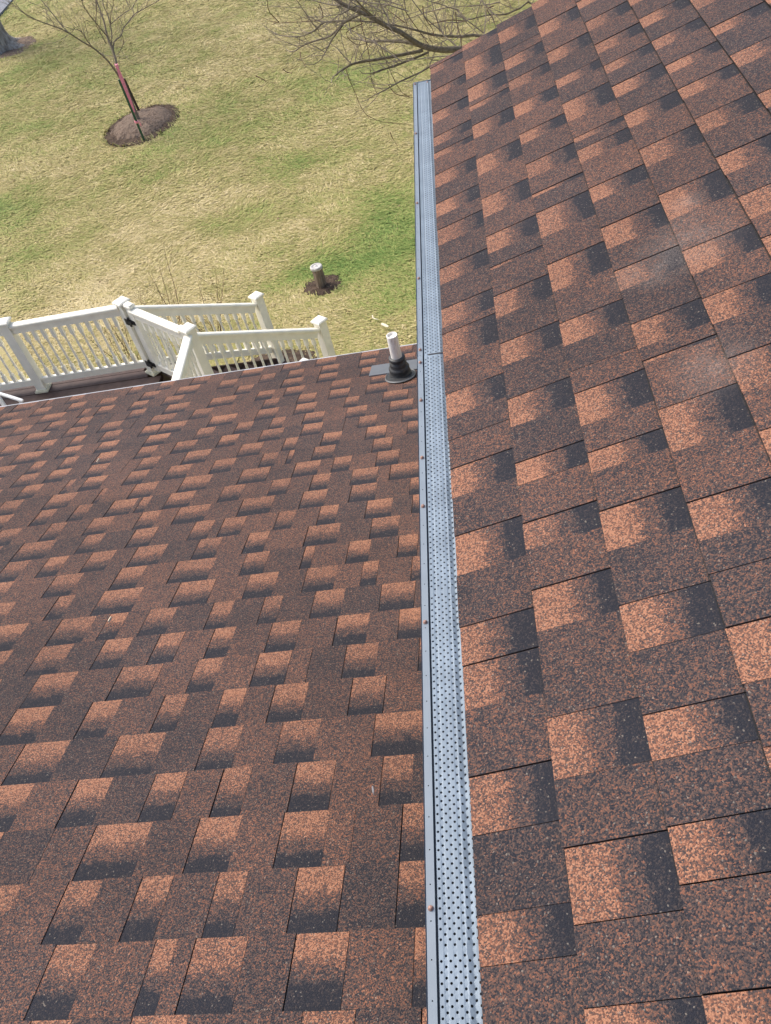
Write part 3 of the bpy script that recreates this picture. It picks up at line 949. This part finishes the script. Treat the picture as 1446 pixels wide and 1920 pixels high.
def rail_bay(parent, a, b, ztop_a, ztop_b, zbot_a, zbot_b, count, rz, inset=.056, cap=True):
    a, b = Vector(a), Vector(b)
    d = (b - a)
    L = Vector((d.x, d.y, 0)).length
    u = Vector((d.x, d.y, 0)) / L
    def pt(s, z0, z1):
        k = s / L
        return Vector((a.x + u.x * s, a.y + u.y * s, z0 + (z1 - z0) * k))
    m = MB()
    m.prism(pt(inset, ztop_a, ztop_b), pt(L - inset, ztop_a, ztop_b), TOPRAIL)
    m.build('top_rail', M['vinyl'], parent)
    m = MB()
    m.prism(pt(inset, zbot_a, zbot_b), pt(L - inset, zbot_a, zbot_b), [(-.024, -.04), (.024, -.04), (.024, .034), (.02, .04), (-.02, .04), (-.024, .034)])
    m.build('bottom_rail', M['vinyl'], parent)
    for i in range(count):
        s = inset + (L - 2 * inset) * (i + 1) / (count + 1)
        p0, p1 = pt(s, zbot_a + .035, zbot_b + .035), pt(s, ztop_a - .11, ztop_b - .11)
        o = link('baluster', baluster_mesh(p1.z - p0.z), parent)
        o.matrix_parent_inverse = Matrix.Identity(4)
        o.location = p0 - parent.location
        o.rotation_euler = (0, 0, rz + rnd(-.03, .03))

HP = .98
rail1 = thing('deck_railing', 'white railing along the far edge of the deck, left of the gate', 'railing', (P1.x, P1.y, ZD))
post(P1, HP, 0, rail1)
post(P2, HP, GA, rail1)
post(P0, HP, 0, rail1)
rail_bay(rail1, P1, P2, ZD + .905, ZD + .905, ZD + .125, ZD + .125, 11, 0)
rail_bay(rail1, P0, P1, ZD + .905, ZD + .905, ZD + .125, ZD + .125, 11, 0)
rail2 = thing('deck_railing', 'white railing running from the gate corner post back under the lower roof', 'railing', (P3.x, P3.y, ZD))
PB = Vector((P3.x + .02, 5.65, ZD))
post(P3, HP, GA, rail2)
post(PB, HP, 0, rail2)
rail_bay(rail2, P3, PB, ZD + .905, ZD + .905, ZD + .125, ZD + .125, 12, 0)
drop = .955
srail = []
for A, B, lab in ((P2, P4, 'far white stair railing sloping down from the gate to the lawn'), (P3, P5, 'near white stair railing sloping down to the post beside the roof edge')):
    r = thing('stair_railing', lab, 'railing', (B.x, B.y, ZG), 'white stair railings')
    h = ZD + HP - drop - ZG
    post(Vector((B.x, B.y, ZG)), h, GA, r, trim=False)
    k = .90 / 1.0
    rail_bay(r, A, B, ZD + .885, ZD + .885 - drop - .045, ZD + .13, ZD + .13 - drop, 13, GA)

# gate across the head of the stairs
gate = thing('deck_gate', 'white gate with turned balusters and black hinges between two deck posts', 'gate', (P2.x, P2.y, ZD))
gd = (P3 - P2).normalized()
g0 = P2 + gd * .075
g1 = P3 - gd * .075
for nm, p, w in (('hinge_stile', g0 + gd * .055, .105), ('latch_stile', g1 - gd * .04, .07)):
    m = MB()
    m.box((p.x, p.y, ZD + .50), (w, .06, .86), GA)
    o = m.build(nm, M['vinyl'], gate)
    if nm == 'hinge_stile':
        c = MB()
        R = Matrix.Translation((p.x, p.y, ZD + .93)) @ Matrix.Rotation(GA, 4, 'Z')
        c.box((0, 0, 0), (.12, .085, .022), m=R)
        c.box((0, 0, 0), (.10, .065, .012), m=R @ Matrix.Translation((0, 0, .017)))
        c.build('stile_cap', M['vinyl'], o)
ga, gb = g0 + gd * .06, g1 - gd * .05
m = MB()
m.prism(Vector((ga.x, ga.y, ZD + .90)), Vector((gb.x, gb.y, ZD + .90)), TOPRAIL)
m.build('top_rail', M['vinyl'], gate)
m = MB()
m.prism(Vector((ga.x, ga.y, ZD + .13)), Vector((gb.x, gb.y, ZD + .13)), [(-.024, -.04), (.024, -.04), (.024, .04), (-.024, .04)])
m.build('bottom_rail', M['vinyl'], gate)
for i in range(6):
    p = ga.lerp(gb, (i + 1.3) / 7.6)
    o = link('baluster', baluster_mesh(.63), gate)
    o.matrix_parent_inverse = Matrix.Identity(4)
    o.location = Vector((p.x, p.y, ZD + .165)) - gate.location
    o.rotation_euler = (0, 0, GA)
nrm = Vector((gd.y, -gd.x, 0))                       # towards the deck
if nrm.y > 0:
    nrm = -nrm
for z in (.73, .16):
    m = MB()
    p = P2 + gd * .066
    for dx, w, hgt in ((-.035, .05, .075), (.05, .075, .05)):
        q = p + gd * dx + nrm * (.058 if dx < 0 else .037)
        m.box((q.x, q.y, ZD + z), (w, .010, hgt), GA)
    q = p + nrm * .048 + gd * .004
    m.lathe([(.013, -.055), (.013, .055)], 8, Matrix.Translation((q.x, q.y, ZD + z)))
    q = p + gd * .02 + nrm * .048
    m.box((q.x, q.y, ZD + z), (.06, .028, .035), GA)
    m.build('hinge', M['iron'], gate)

stairs = thing('stairs', 'brown steps leading from the deck gate down to the lawn', 'stairs', (P4.x, P4.y, ZG))
NR, RISE, RUN = 7, (ZD - ZG) / 7, .275
c0 = (P2 + P3) / 2
sw = (P3 - P2).length - .12
for i in range(1, NR):
    c = c0 + DST * (.05 + RUN * (i - .5))
    m = MB()
    m.box((c.x, c.y, ZD - RISE * i - .018), (sw, RUN + .02, .034), GA)
    m.build('tread', M['plank'], stairs)
    q = c0 + DST * (.05 + RUN * (i - 1))
    m = MB()
    m.box((q.x, q.y, ZD - RISE * (i - .5) - .017), (sw, .02, RISE - .036), GA)
    m.build('riser', M['plank'], stairs)
for sgn in (-1, 1):
    e = c0 + gd * sgn * (sw / 2 + .022)
    m = MB()
    m.beam(e + DST * .03 + Vector((0, 0, -.16)), e + DST * (.05 + RUN * 6) + Vector((0, 0, -RISE * 6 - .06)), .03, .20)
    m.build('stringer', M['plank'], stairs)

# patio chairs at the left edge of the frame
def tube_chair(label, tip, head, right, group='white patio chairs'):
    """tip = front end of one arm; head = facing direction; right = the visible arm is the right one"""
    h = Vector((math.cos(head), math.sin(head), 0))
    rt = Vector((h.y, -h.x, 0)) * (1 if right else -1)
    tip = Vector(tip)
    t = thing('patio_chair', label, 'chair', (tip.x - h.x * .3 - rt.x * .27, tip.y - h.y * .3 - rt.y * .27, ZD), group)
    za = tip.z
    for s in (0, -.54):
        a = tip + rt * s
        m = MB()
        m.tube([a + Vector((0, 0, 0)), a - h * .015 + Vector((0, 0, .004)), a - h * .46 + Vector((0, 0, .0)), a - h * .50 + Vector((0, 0, -.02))], [.012, .0185, .0185, .016], 10)
        m.build('arm', M['plastic'], t)
        for k, zz in ((.06, 0), (.44, 0)):
            m = MB()
            f = a - h * k
            m.tube([f + Vector((0, 0, -.005)), Vector((f.x, f.y, ZD))], .015, 8)
            m.build('leg', M['plastic'], t)
    m = MB()
    sc = tip - h * .26 - rt * .27
    m.box((sc.x, sc.y, ZD + .40), (.46, .50, .03), head)
    m.build('seat', M['plastic'], t)
    m = MB()
    b0, b1 = tip - h * .47, tip - h * .47 - rt * .54
    up = Vector((0, 0, ZD + .42 - za))
    lean = -h * .10 + Vector((0, 0, ZD + .93 - za))
    m.tube([b0 + up, b0 + lean, b0 + lean - rt * .03 + Vector((0, 0, .03)), b1 + lean + rt * .03 + Vector((0, 0, .03)), b1 + lean, b1 + up], .016, 8)
    m.build('back_frame', M['plastic'], t)
    for i in range(1, 6):
        m = MB()
        p0, p1 = b0.lerp(b1, i / 6) + up, b0.lerp(b1, i / 6) + lean + Vector((0, 0, .03))
        m.beam(p0, p1, .05, .01, h)
        m.build('back_slat', M['plastic'], t)
    return t
tp = at_z(43, 752, ZD + .65)
tq = at_z(0, 738, ZD + .65)
tube_chair('white patio chair with the tip of its arm showing just above the roof edge', tp, math.atan2(tp.y - tq.y, tp.x - tq.x), False)

# ------------------------------------------------------------------ stub post and litter on the lawn
sp = at_z(603, 536, ZG)
stub = thing('stub_post', 'short weathered wooden post with a pale round top standing in bare soil on the lawn', 'post', sp)
m = MB()
for k in range(3):
    a_ = 2 * math.pi * k / 3 + 2.6
    R = Matrix.Translation(sp + Vector((math.cos(a_) * .035, math.sin(a_) * .035, -.03)))
    m.lathe([(.052, 0), (.050, .14), (.051, .315), (.047, .33)], 12, R)
m.build('post_stake', M['postwood'], stub)
m = MB()
m.lathe([(.088, .296), (.092, .303), (.092, .328), (.086, .338), (.06, .342), (.058, .337), (.012, .339), (.010, .345), (.001, .346)], 20, Matrix.Translation(sp))
m.build('cap', M['posttop'], stub)
def chip(name, label, p, L, w, rz, mat, curve=0.0):
    m = MB()
    p = Vector(p)
    u = Vector((math.cos(rz), math.sin(rz), 0))
    s = Vector((-u.y, u.x, 0))
    pts = [p + u * (L * (i / 4 - .5)) + s * curve * math.sin(i / 4 * math.pi) + Vector((0, 0, .004 * i)) for i in range(5)]
    wd = [.5, .9, 1, .9, .6]
    vs = [q + s * w * wd[i] * j / 2 + Vector((0, 0, z)) for z in (0, .008) for i, q in enumerate(pts) for j in (-1, 1)]
    fs = []
    for i in range(4):
        a_ = i * 2
        fs += [(a_ + 10, a_ + 11, a_ + 13, a_ + 12), (a_, a_ + 2, a_ + 3, a_ + 1), (a_, a_ + 10, a_ + 12, a_ + 2), (a_ + 1, a_ + 3, a_ + 13, a_ + 11)]
    fs += [(0, 1, 11, 10), (8, 18, 19, 9)]
    m.add(vs, fs)
    return tag(m.build(name, mat), label, 'litter')
zc = ZG + .07
c1 = at_z(722, 611, zc)
chip('wood_chip', 'pale wedge of wood lying in the grass behind the vent pipe', c1, .12, .045, 2.45, M['chip'])
c2 = at_z(704, 596, zc)
chip('wood_chip', 'thin curled pale shaving in the grass left of the pale wedge', c2, .13, .014, 2.2, M['chip'], .03)
NL = Vector((0, math.sin(LPITCH), math.cos(LPITCH)))
def on_lower(px, py, n=.011):
    return at_plane(px, py, lower_pt(0, 0, n), NL)
chip('straw_bit', 'pale straw bit lying on the lower roof, the one closer to the deck', on_lower(186, 867), .018, .004, .2, M['chip'])
chip('straw_bit', 'pale straw bit lying on the lower roof, midway down its left part', on_lower(209, 1166), .016, .004, .25, M['chip'])
chip('straw_bit', 'tiny white fleck lying on the lower roof just left of the gutter', on_lower(702, 1487), .008, .0035, 1.4, M['plastic'])
# a lower post whose cap just clears the roof edge
d5 = (P5 + Vector((0, 0, ZD + HP - drop - ZD)) - CLOC)
v5 = ray(568, 677).normalized()
pc = CLOC + v5 * d5.length * .93
lp = thing('foot_post', 'white post with only its diamond cap showing above the lower roof edge', 'post', (pc.x, pc.y, ZG))
post(Vector((pc.x, pc.y, ZG)), pc.z - ZG, GA, lp, trim=False)

# ------------------------------------------------------------------ trees and shrubs
def grow(m, p, d, L, r, depth, wander=.25, up=.12, n=5, kids=2, shrink=.62):
    """one wandering shoot with side shoots"""
    p, d = Vector(p), Vector(d).normalized()
    pts, rad = [p.copy()], [r]
    for i in range(n):
        d = (d + Vector((rnd(-1, 1), rnd(-1, 1), rnd(-1, 1))) * wander + Vector((0, 0, up))).normalized()
        p = p + d * L / n
        pts.append(p.copy())
        rad.append(r * (1 - .75 * (i + 1) / n))
    m.tube(pts, rad, 5 if r > .006 else 4 if r > .003 else 3)
    if depth > 0:
        for _ in range(kids):
            i = random.randint(1, n - 1)
            a = pts[i]
            side = Vector((rnd(-1, 1), rnd(-1, 1), rnd(-.3, 1)))
            dd = (pts[i + 1] - pts[i]).normalized()
            side = (side - dd * side.dot(dd)).normalized()
            grow(m, a, dd * .65 + side * .75, L * shrink * rnd(.6, 1.1), max(.0013, rad[i] * .62), depth - 1, wander, up, n, kids, shrink)
    return pts

def limb_from(px, base, depth, n_dir):
    """pixel path on an upright plane through base, each point pushed back or forth so the limb has depth"""
    out = []
    for i, (x, y) in enumerate(px):
        p = at_plane(x, y, base, n_dir)
        k = depth[i] if hasattr(depth, '__len__') else depth * i / max(1, len(px) - 1)
        out.append(CLOC + (p - CLOC) * (1 + k / (p - CLOC).length))
    return out
def joined(px, dep, known):
    """depth of every point so that a limb starts on the wood it grows from"""
    k = min(known, key=lambda q: (q[0] - px[0][0]) ** 2 + (q[1] - px[0][1]) ** 2)
    d0 = k[2]
    n = len(px)
    out = list(dep) if hasattr(dep, '__len__') else [d0 + dep * i / (n - 1) for i in range(n)]
    for i in range(n - 1):
        for j in range(4):
            f = j / 4
            known.append((px[i][0] + (px[i + 1][0] - px[i][0]) * f, px[i][1] + (px[i + 1][1] - px[i][1]) * f, out[i] + (out[i + 1] - out[i]) * f))
    return out
def smooth_path(pts, k=3):
    out = []
    for i in range(len(pts) - 1):
        a, b, c, d = pts[max(i - 1, 0)], pts[i], pts[i + 1], pts[min(i + 2, len(pts) - 1)]
        for j in range(k):
            t = j / k
            out.append(.5 * ((2 * b) + (c - a) * t + (2 * a - 5 * b + 4 * c - d) * t * t + (-a + 3 * b - 3 * c + d) * t ** 3))
    out.append(pts[-1])
    return out
def limb(name, parent, mat, pts, r0, r1, twigs=None, every=2, tl=(.25, .5), tr=.0032, depth=1, updir=.1, kids=2):
    pts = smooth_path(pts)
    n = len(pts)
    m = MB()
    m.tube(pts, [r0 + (r1 - r0) * (i / (n - 1)) ** .8 for i in range(n)], 8 if r0 > .01 else 6)
    o = m.build(name, mat, parent)
    if twigs is not None:
        for i in range(2, n - 1, every):
            d = (pts[i + 1] - pts[i]).normalized()
            side = Vector((rnd(-1, 1), rnd(-1, 1), rnd(-.4, 1))).normalized()
            grow(twigs, pts[i], d * .6 + side, rnd(*tl), tr * rnd(.7, 1.2), depth, .22, updir, 5, kids)
        grow(twigs, pts[-1], pts[-1] - pts[-2], rnd(*tl), max(tr, r1 * .9), depth, .2, updir, 5, kids)
    return o

# young staked tree
tb = at_z(266, 238, ZG) + Vector((0, 0, .0))
hn = Vector((tb.x - CX, tb.y, 0)).normalized()
tree = thing('young_tree', 'bare young tree with several stems tied to stakes in a soil mound on the lawn', 'tree', tb)
S = 1 / 3.0125
def zz(l):
    return [(x * S, y * S) for x, y in l]
trunkpx = [(266, 240), (252, 205), (236, 165), (224, 138), (219, 123)]
fork = limb_from(trunkpx, tb, 0.0, hn)
m = MB()
pp_ = smooth_path([Vector((tb.x, tb.y, ZG + .05))] + fork[1:])
m.tube(pp_, [.042 - .010 * i / (len(pp_) - 1) for i in range(len(pp_))], 8)
m.build('trunk', M['bark'], tree)
tw = MB()
spec = [
    ([(660, 370), (640, 290), (605, 205), (590, 130), (570, 70), (545, 0), (520, -80)], .9, .021, .008),
    ([(690, 460), (665, 420), (610, 345), (540, 280), (450, 225), (380, 180), (310, 150), (240, 125), (160, 92), (105, 45)], -.8, .018, .005),
    ([(385, 182), (350, 145), (320, 105), (275, 50), (235, 0), (200, -60)], .5, .009, .005),
    ([(540, 282), (500, 240), (470, 190), (430, 165), (400, 182)], -.3, .008, .004),
    ([(640, 285), (645, 235), (685, 200), (693, 165), (720, 130), (758, 82), (820, 45), (890, 5), (950, -50)], .8, .012, .005),
    ([(692, 200), (698, 240), (682, 280), (660, 325)], .2, .006, .003),
    ([(605, 205), (560, 150), (510, 90), (470, 30), (455, -40)], -.6, .010, .005),
    ([(628, 250), (632, 190), (622, 140), (608, 80), (585, 30), (575, -40)], .4, .011, .006),
    ([(622, 140), (660, 105), (705, 72), (750, 40), (780, -30)], .9, .007, .004),
    ([(600, 245), (570, 190), (540, 130), (545, 70), (540, 10)], -.5, .008, .004),
    ([(625, 130), (625, 80), (640, 30), (635, -40)], -.8, .007, .004),
    ([(758, 84), (745, 45), (715, 5), (690, -60)], .4, .006, .004),
]
known = [(x, y, 0.0) for x, y in trunkpx]
for px, dep, r0, r1 in spec:
    dep = joined(zz(px), dep, known)
    limb('branch', tree, M['bark'], limb_from(zz(px), tb, dep, hn), r0 * 1.35, r1 * 1.35, tw, 2, (.35, .9), .0058, 2, .12, 2)
tag(tw.build('twigs', M['twig'], tree), kind='stuff')
# stakes and tape
s0 = at_z(272, 266, ZG)
s1 = s0 + Vector((-.02, .02, 1.27))
hn0 = Vector((s0.x - CX, s0.y, 0)).normalized()
s1 = at_plane(223, 149, s0, hn0)
m = MB()
m.beam(s0 + Vector((0, 0, -.05)), s1, .045, .045, hn0)
tag(m.build('tree_stake', M['stake']), 'dark green stake standing in front of the young tree with pink tape round it', 'stake')
u0 = Vector((-7.02, 19.45, ZG + .02))
hn1 = Vector((u0.x - CX, u0.y, 0)).normalized()
u1 = at_plane(232.5, 147, u0, hn1)
b0 = at_plane(258, 202, u0, hn1)
m = MB()
m.beam(b0 + (b0 - u1) * .55, u1, .055, .05, hn1)
tag(m.build('tree_stake', M['stake_brown']), 'dark brown stake leaning behind the young tree', 'stake')
m = MB()
q = [at_plane(x, y, (s0 + tb) / 2, hn0) for x, y in ((219, 123), (226, 142), (236, 171), (247, 198), (252, 209))]
wid = [.022, .035, .045, .036, .012]
for i in range(4):
    dirv = (q[i + 1] - q[i]).normalized()
    sd = dirv.cross(hn0).normalized()
    a, b_ = q[i] - hn0 * .05, q[i + 1] - hn0 * .05
    vs = [a - sd * wid[i], a + sd * wid[i], b_ + sd * wid[i + 1], b_ - sd * wid[i + 1]]
    m.add(vs + [v + hn0 * .012 for v in vs], [(0, 1, 2, 3), (7, 6, 5, 4), (0, 4, 5, 1), (2, 6, 7, 3), (1, 5, 6, 2), (3, 7, 4, 0)])
top = at_plane(219, 123, tb, hn)
for c, r in ((top, .036),):
    for dz in (0, .045):
        m.lathe([(r, -.012), (r + .006, 0), (r, .012)], 10, Matrix.Translation(c + Vector((0, 0, dz - .02))) @ Matrix.Rotation(.5, 4, 'X'))
lowc = s0.lerp(s1, .335)
m.lathe([(.038, -.02), (.044, 0), (.038, .02)], 10, Matrix.Translation(lowc) @ Matrix.Rotation(.4, 4, 'Y'))
m.box(lowc + Vector((.06, 0, -.05)), (.02, .006, .10), .4)
tag(m.build('tape', M['ribbon']), 'pink tape tying the young tree to its green stake', 'tape')

# old trunk at the left edge
ob = at_z(-2, 96, ZG)
oak = thing('old_tree', 'thick grey furrowed trunk with flared roots cut by the left edge of the photo', 'tree', ob)
m = MB()
vs, fs = [], []
nseg, prof = 40, [(-.10, 1.95), (.0, 1.72), (.10, 1.42), (.25, 1.20), (.5, 1.07), (.9, 1.0), (1.6, .95), (3.0, .90), (5.5, .84), (9.0, .72)]
for z, s in prof:
    for k in range(nseg):
        a_ = 2 * math.pi * k / nseg
        fl = max(0, s - 1.0)
        lob = 1 + fl * .55 * math.cos(a_ * 5 + .8) + .035 * math.sin(a_ * 13 + z * 2) + rnd(-.012, .012)
        r = .42 * s * lob
        vs.append(ob + Vector((r * math.cos(a_) - .03 * z, r * math.sin(a_), z)))
for i in range(len(prof) - 1):
    for k in range(nseg):
        fs.append((i * nseg + k, i * nseg + (k + 1) % nseg, (i + 1) * nseg + (k + 1) % nseg, (i + 1) * nseg + k))
m.add(vs, fs, True)
m.build('trunk', M['oak'], oak)
m = MB()
for k in range(6):
    grow(m, ob + Vector((-.27, 0, 8.6)), (math.cos(k * 1.05), math.sin(k * 1.05), .8), 4.5, .16, 2, .2, .1, 6, 3)
m.build('crown', M['oak'], oak)
tag(soil_patch('soil', ob.x + .1, ob.y, 1.05, 1.0, .03, 71), kind='structure')

# big bare tree beyond the steep roof
S2 = 1 / 2.781
def z2(l):
    return [(480 + x * S2, y * S2) for x, y in l]
bt = Vector((2.15, 9.6, ZG))
hb = Vector((0.12, 1, 0)).normalized()
bp = Vector((0.2, 9.0, 0))
big = thing('bare_tree', 'large bare spreading tree whose limbs reach out from behind the steep roof', 'tree', bt)
root_l = limb_from(z2([(1500, 330)]), bp, .6, hb)[0]
bt = Vector((root_l.x + .06, root_l.y, ZG))
big.location = bt
trunk_top = Vector((bt.x, bt.y, root_l.z - .25))
m = MB()
m.tube([bt + Vector((0, 0, -.1)), bt + Vector((0, 0, .25)), bt + Vector((.02, 0, 1.2)), Vector((bt.x, bt.y, trunk_top.z - .4)), root_l + Vector((0, 0, .04))], [.28, .20, .15, .11, .045], 14)
m.build('trunk', M['limb'], big)
bw, rw = MB(), MB()
bspec = [
    ([(1500, 330), (1250, 262), (1060, 257), (960, 258), (870, 240), (810, 205), (750, 165), (690, 140), (620, 100), (550, 65), (480, 35), (420, 0), (360, -60)], [.6, .4, .2, .1, 0, -.1, -.2, -.25, -.3, -.3, -.3, -.3, -.3], .034, .013),
    ([(880, 240), (790, 220), (700, 213), (635, 214), (575, 216)], .5, .016, .012),
    ([(870, 262), (760, 285), (660, 305), (560, 320), (500, 335), (470, 352), (440, 370)], -.7, .016, .008),
    ([(900, 272), (810, 310), (720, 345), (660, 362), (610, 380)], -.5, .011, .006),
    ([(1300, 262), (1060, 285), (930, 335), (860, 375), (750, 425), (690, 460), (630, 490)], [.4, .2, 0, -.2, -.4, -.5, -.5], .012, .005),
    ([(1480, 270), (1180, 187), (1080, 190), (990, 188), (920, 180), (830, 155), (720, 130), (610, 115), (500, 108), (380, 115)], [.6, .9, .8, .7, .6, .5, .5, .4, .4, .3], .018, .006),
    ([(555, 65), (500, 95), (450, 125), (430, 150), (380, 190), (300, 215), (240, 240), (210, 262)], .6, .014, .006),
    ([(452, 130), (400, 200), (370, 255), (345, 302)], -.4, .009, .005),
    ([(480, 108), (360, 115), (310, 155), (250, 185), (190, 191)], .4, .010, .006),
    ([(690, 135), (690, 95), (670, 60), (650, 25), (635, -20)], .5, .010, .005),
    ([(1520, 250), (1440, 20), (1380, 40), (1300, 74), (1220, 76), (1150, 92), (1100, 105)], [.6, 1.3, 1.2, 1.1, 1.1, 1.0, 1.0], .012, .005),
    ([(1190, 172), (1120, 120), (1085, 95), (1060, 72)], .3, .007, .004),
    ([(1050, 245), (1010, 208), (985, 190), (960, 150), (930, 60), (915, 0)], .5, .009, .004),
    ([(620, 102), (560, 50), (520, 35), (470, 60), (420, 85)], -.3, .008, .004),
    ([(460, 30), (400, 25), (330, 10), (250, -20)], .4, .009, .004),
    ([(700, 140), (660, 120), (560, 40), (510, -20)], -.6, .009, .005),
]
ROOTPX = (480 + 1500 * S2, 330 * S2)
built = [(ROOTPX[0], ROOTPX[1], .6)]
bspec[4] = ([(1500, 330)] + bspec[4][0], [.6] + bspec[4][1], *bspec[4][2:])
bspec[5] = ([(1500, 330)] + bspec[5][0], [.6] + bspec[5][1], *bspec[5][2:])
bspec[10] = ([(1500, 330)] + bspec[10][0], [.6] + bspec[10][1], *bspec[10][2:])
for px, dep, r0, r1 in bspec:
    dep = joined(z2(px), dep, built)
    limb('branch', big, M['limb'], limb_from(z2(px), bp, dep, hb), r0 * 1.08, r1 * 1.1, bw, 1, (.18, .55), .0040, 2, .06, 2)
rspec = [
    [(650, 230), (668, 290), (700, 370), (735, 440), (770, 490), (830, 512)],
    [(470, 360), (485, 410), (520, 490), (545, 550), (580, 600), (650, 632), (720, 642), (800, 648)],
    [(545, 90), (555, 150), (570, 200), (590, 290), (600, 400), (618, 460), (632, 490)],
    [(700, 690), (712, 720), (738, 760)],
    [(770, 40), (800, 90), (850, 160), (900, 230), (930, 270)],
    [(870, 30), (880, 90), (920, 150), (930, 200)],
    [(1040, 60), (1050, 130), (1070, 200), (1072, 245)],
    [(1240, 30), (1205, 50), (1235, 95), (1250, 140)],
    [(780, 120), (700, 60), (650, 20)],
    [(560, 120), (470, 170), (520, 230), (575, 225)],
    [(330, 20), (350, 90), (290, 110), (180, 115), (110, 118), (30, 90)],
    [(120, 115), (70, 60), (60, 0)],
    [(1100, 110), (1000, 105), (900, 130)],
    [(230, 270), (235, 305), (262, 350)],
    [(690, 440), (730, 490), (800, 505)],
    [(0, 395), (30, 410), (60, 430)],
    [(140, 360), (160, 375), (190, 380)],
]
for i, px in enumerate(rspec):
    pts = smooth_path(limb_from(z2(px), bp, rnd(-.7, .5), hb))
    rw.tube(pts, [.0048 - .0028 * j / len(pts) for j in range(len(pts))], 4)
    for j in range(2, len(pts) - 1, 5):
        grow(rw, pts[j], (pts[j + 1] - pts[j]).normalized() + Vector((rnd(-1, 1), rnd(-1, 1), rnd(-1, 1))) * .7, rnd(.1, .3), .002, 1, .2, .03, 4, 1)
for k in range(34):
    p = at_plane(rnd(600, 1000), rnd(-30, 75), bp, hb) + Vector((0, rnd(-.8, 1.2), 0))
    grow(bw, p, (rnd(-1, .3), rnd(-.6, .6), rnd(-.3, .8)), rnd(.5, 1.2), .006, 2, .24, .0, 6, 3)
for ends in (((.7, .3, .05), (1.6, .7, .0), (2.4, .9, -.2)), ((.4, .9, .1), (.8, 1.9, .2), (1.5, 2.7, .1))):
    limb('branch', big, M['limb'], [root_l] + [root_l + Vector(e) for e in ends], .036, .012, bw, 2, (.25, .6), .004, 2, .0, 2)
tag(bw.build('twigs', M['twig'], big), kind='stuff')
tag(rw.build('shoots', M['redtwig'], big), kind='stuff')

# bare shrubs behind the deck railing
for x, y, h, lab in ((-5.15, 10.0, .95, 'bare brown shrub seen through the balusters left of the gate'),
                     (-4.55, 10.6, 1.15, 'bare brown shrub rising above the gate'),
                     (-3.9, 10.3, 1.0, 'bare brown shrub seen through the far stair railing')):
    m = MB()
    for k in range(9):
        a_ = rnd(0, 6.28)
        grow(m, (x + math.cos(a_) * rnd(0, .16), y + math.sin(a_) * rnd(0, .16), ZG), (math.cos(a_) * rnd(.1, .8), math.sin(a_) * rnd(.1, .8), 1), h * rnd(.5, 1.15), rnd(.0035, .0065), 2, .16, .12, 6, 2)
    sh_ = thing('shrub', lab, 'shrub', (x, y, ZG), 'bare shrubs behind the railing')
    m.build('stems', M['redtwig'], sh_)
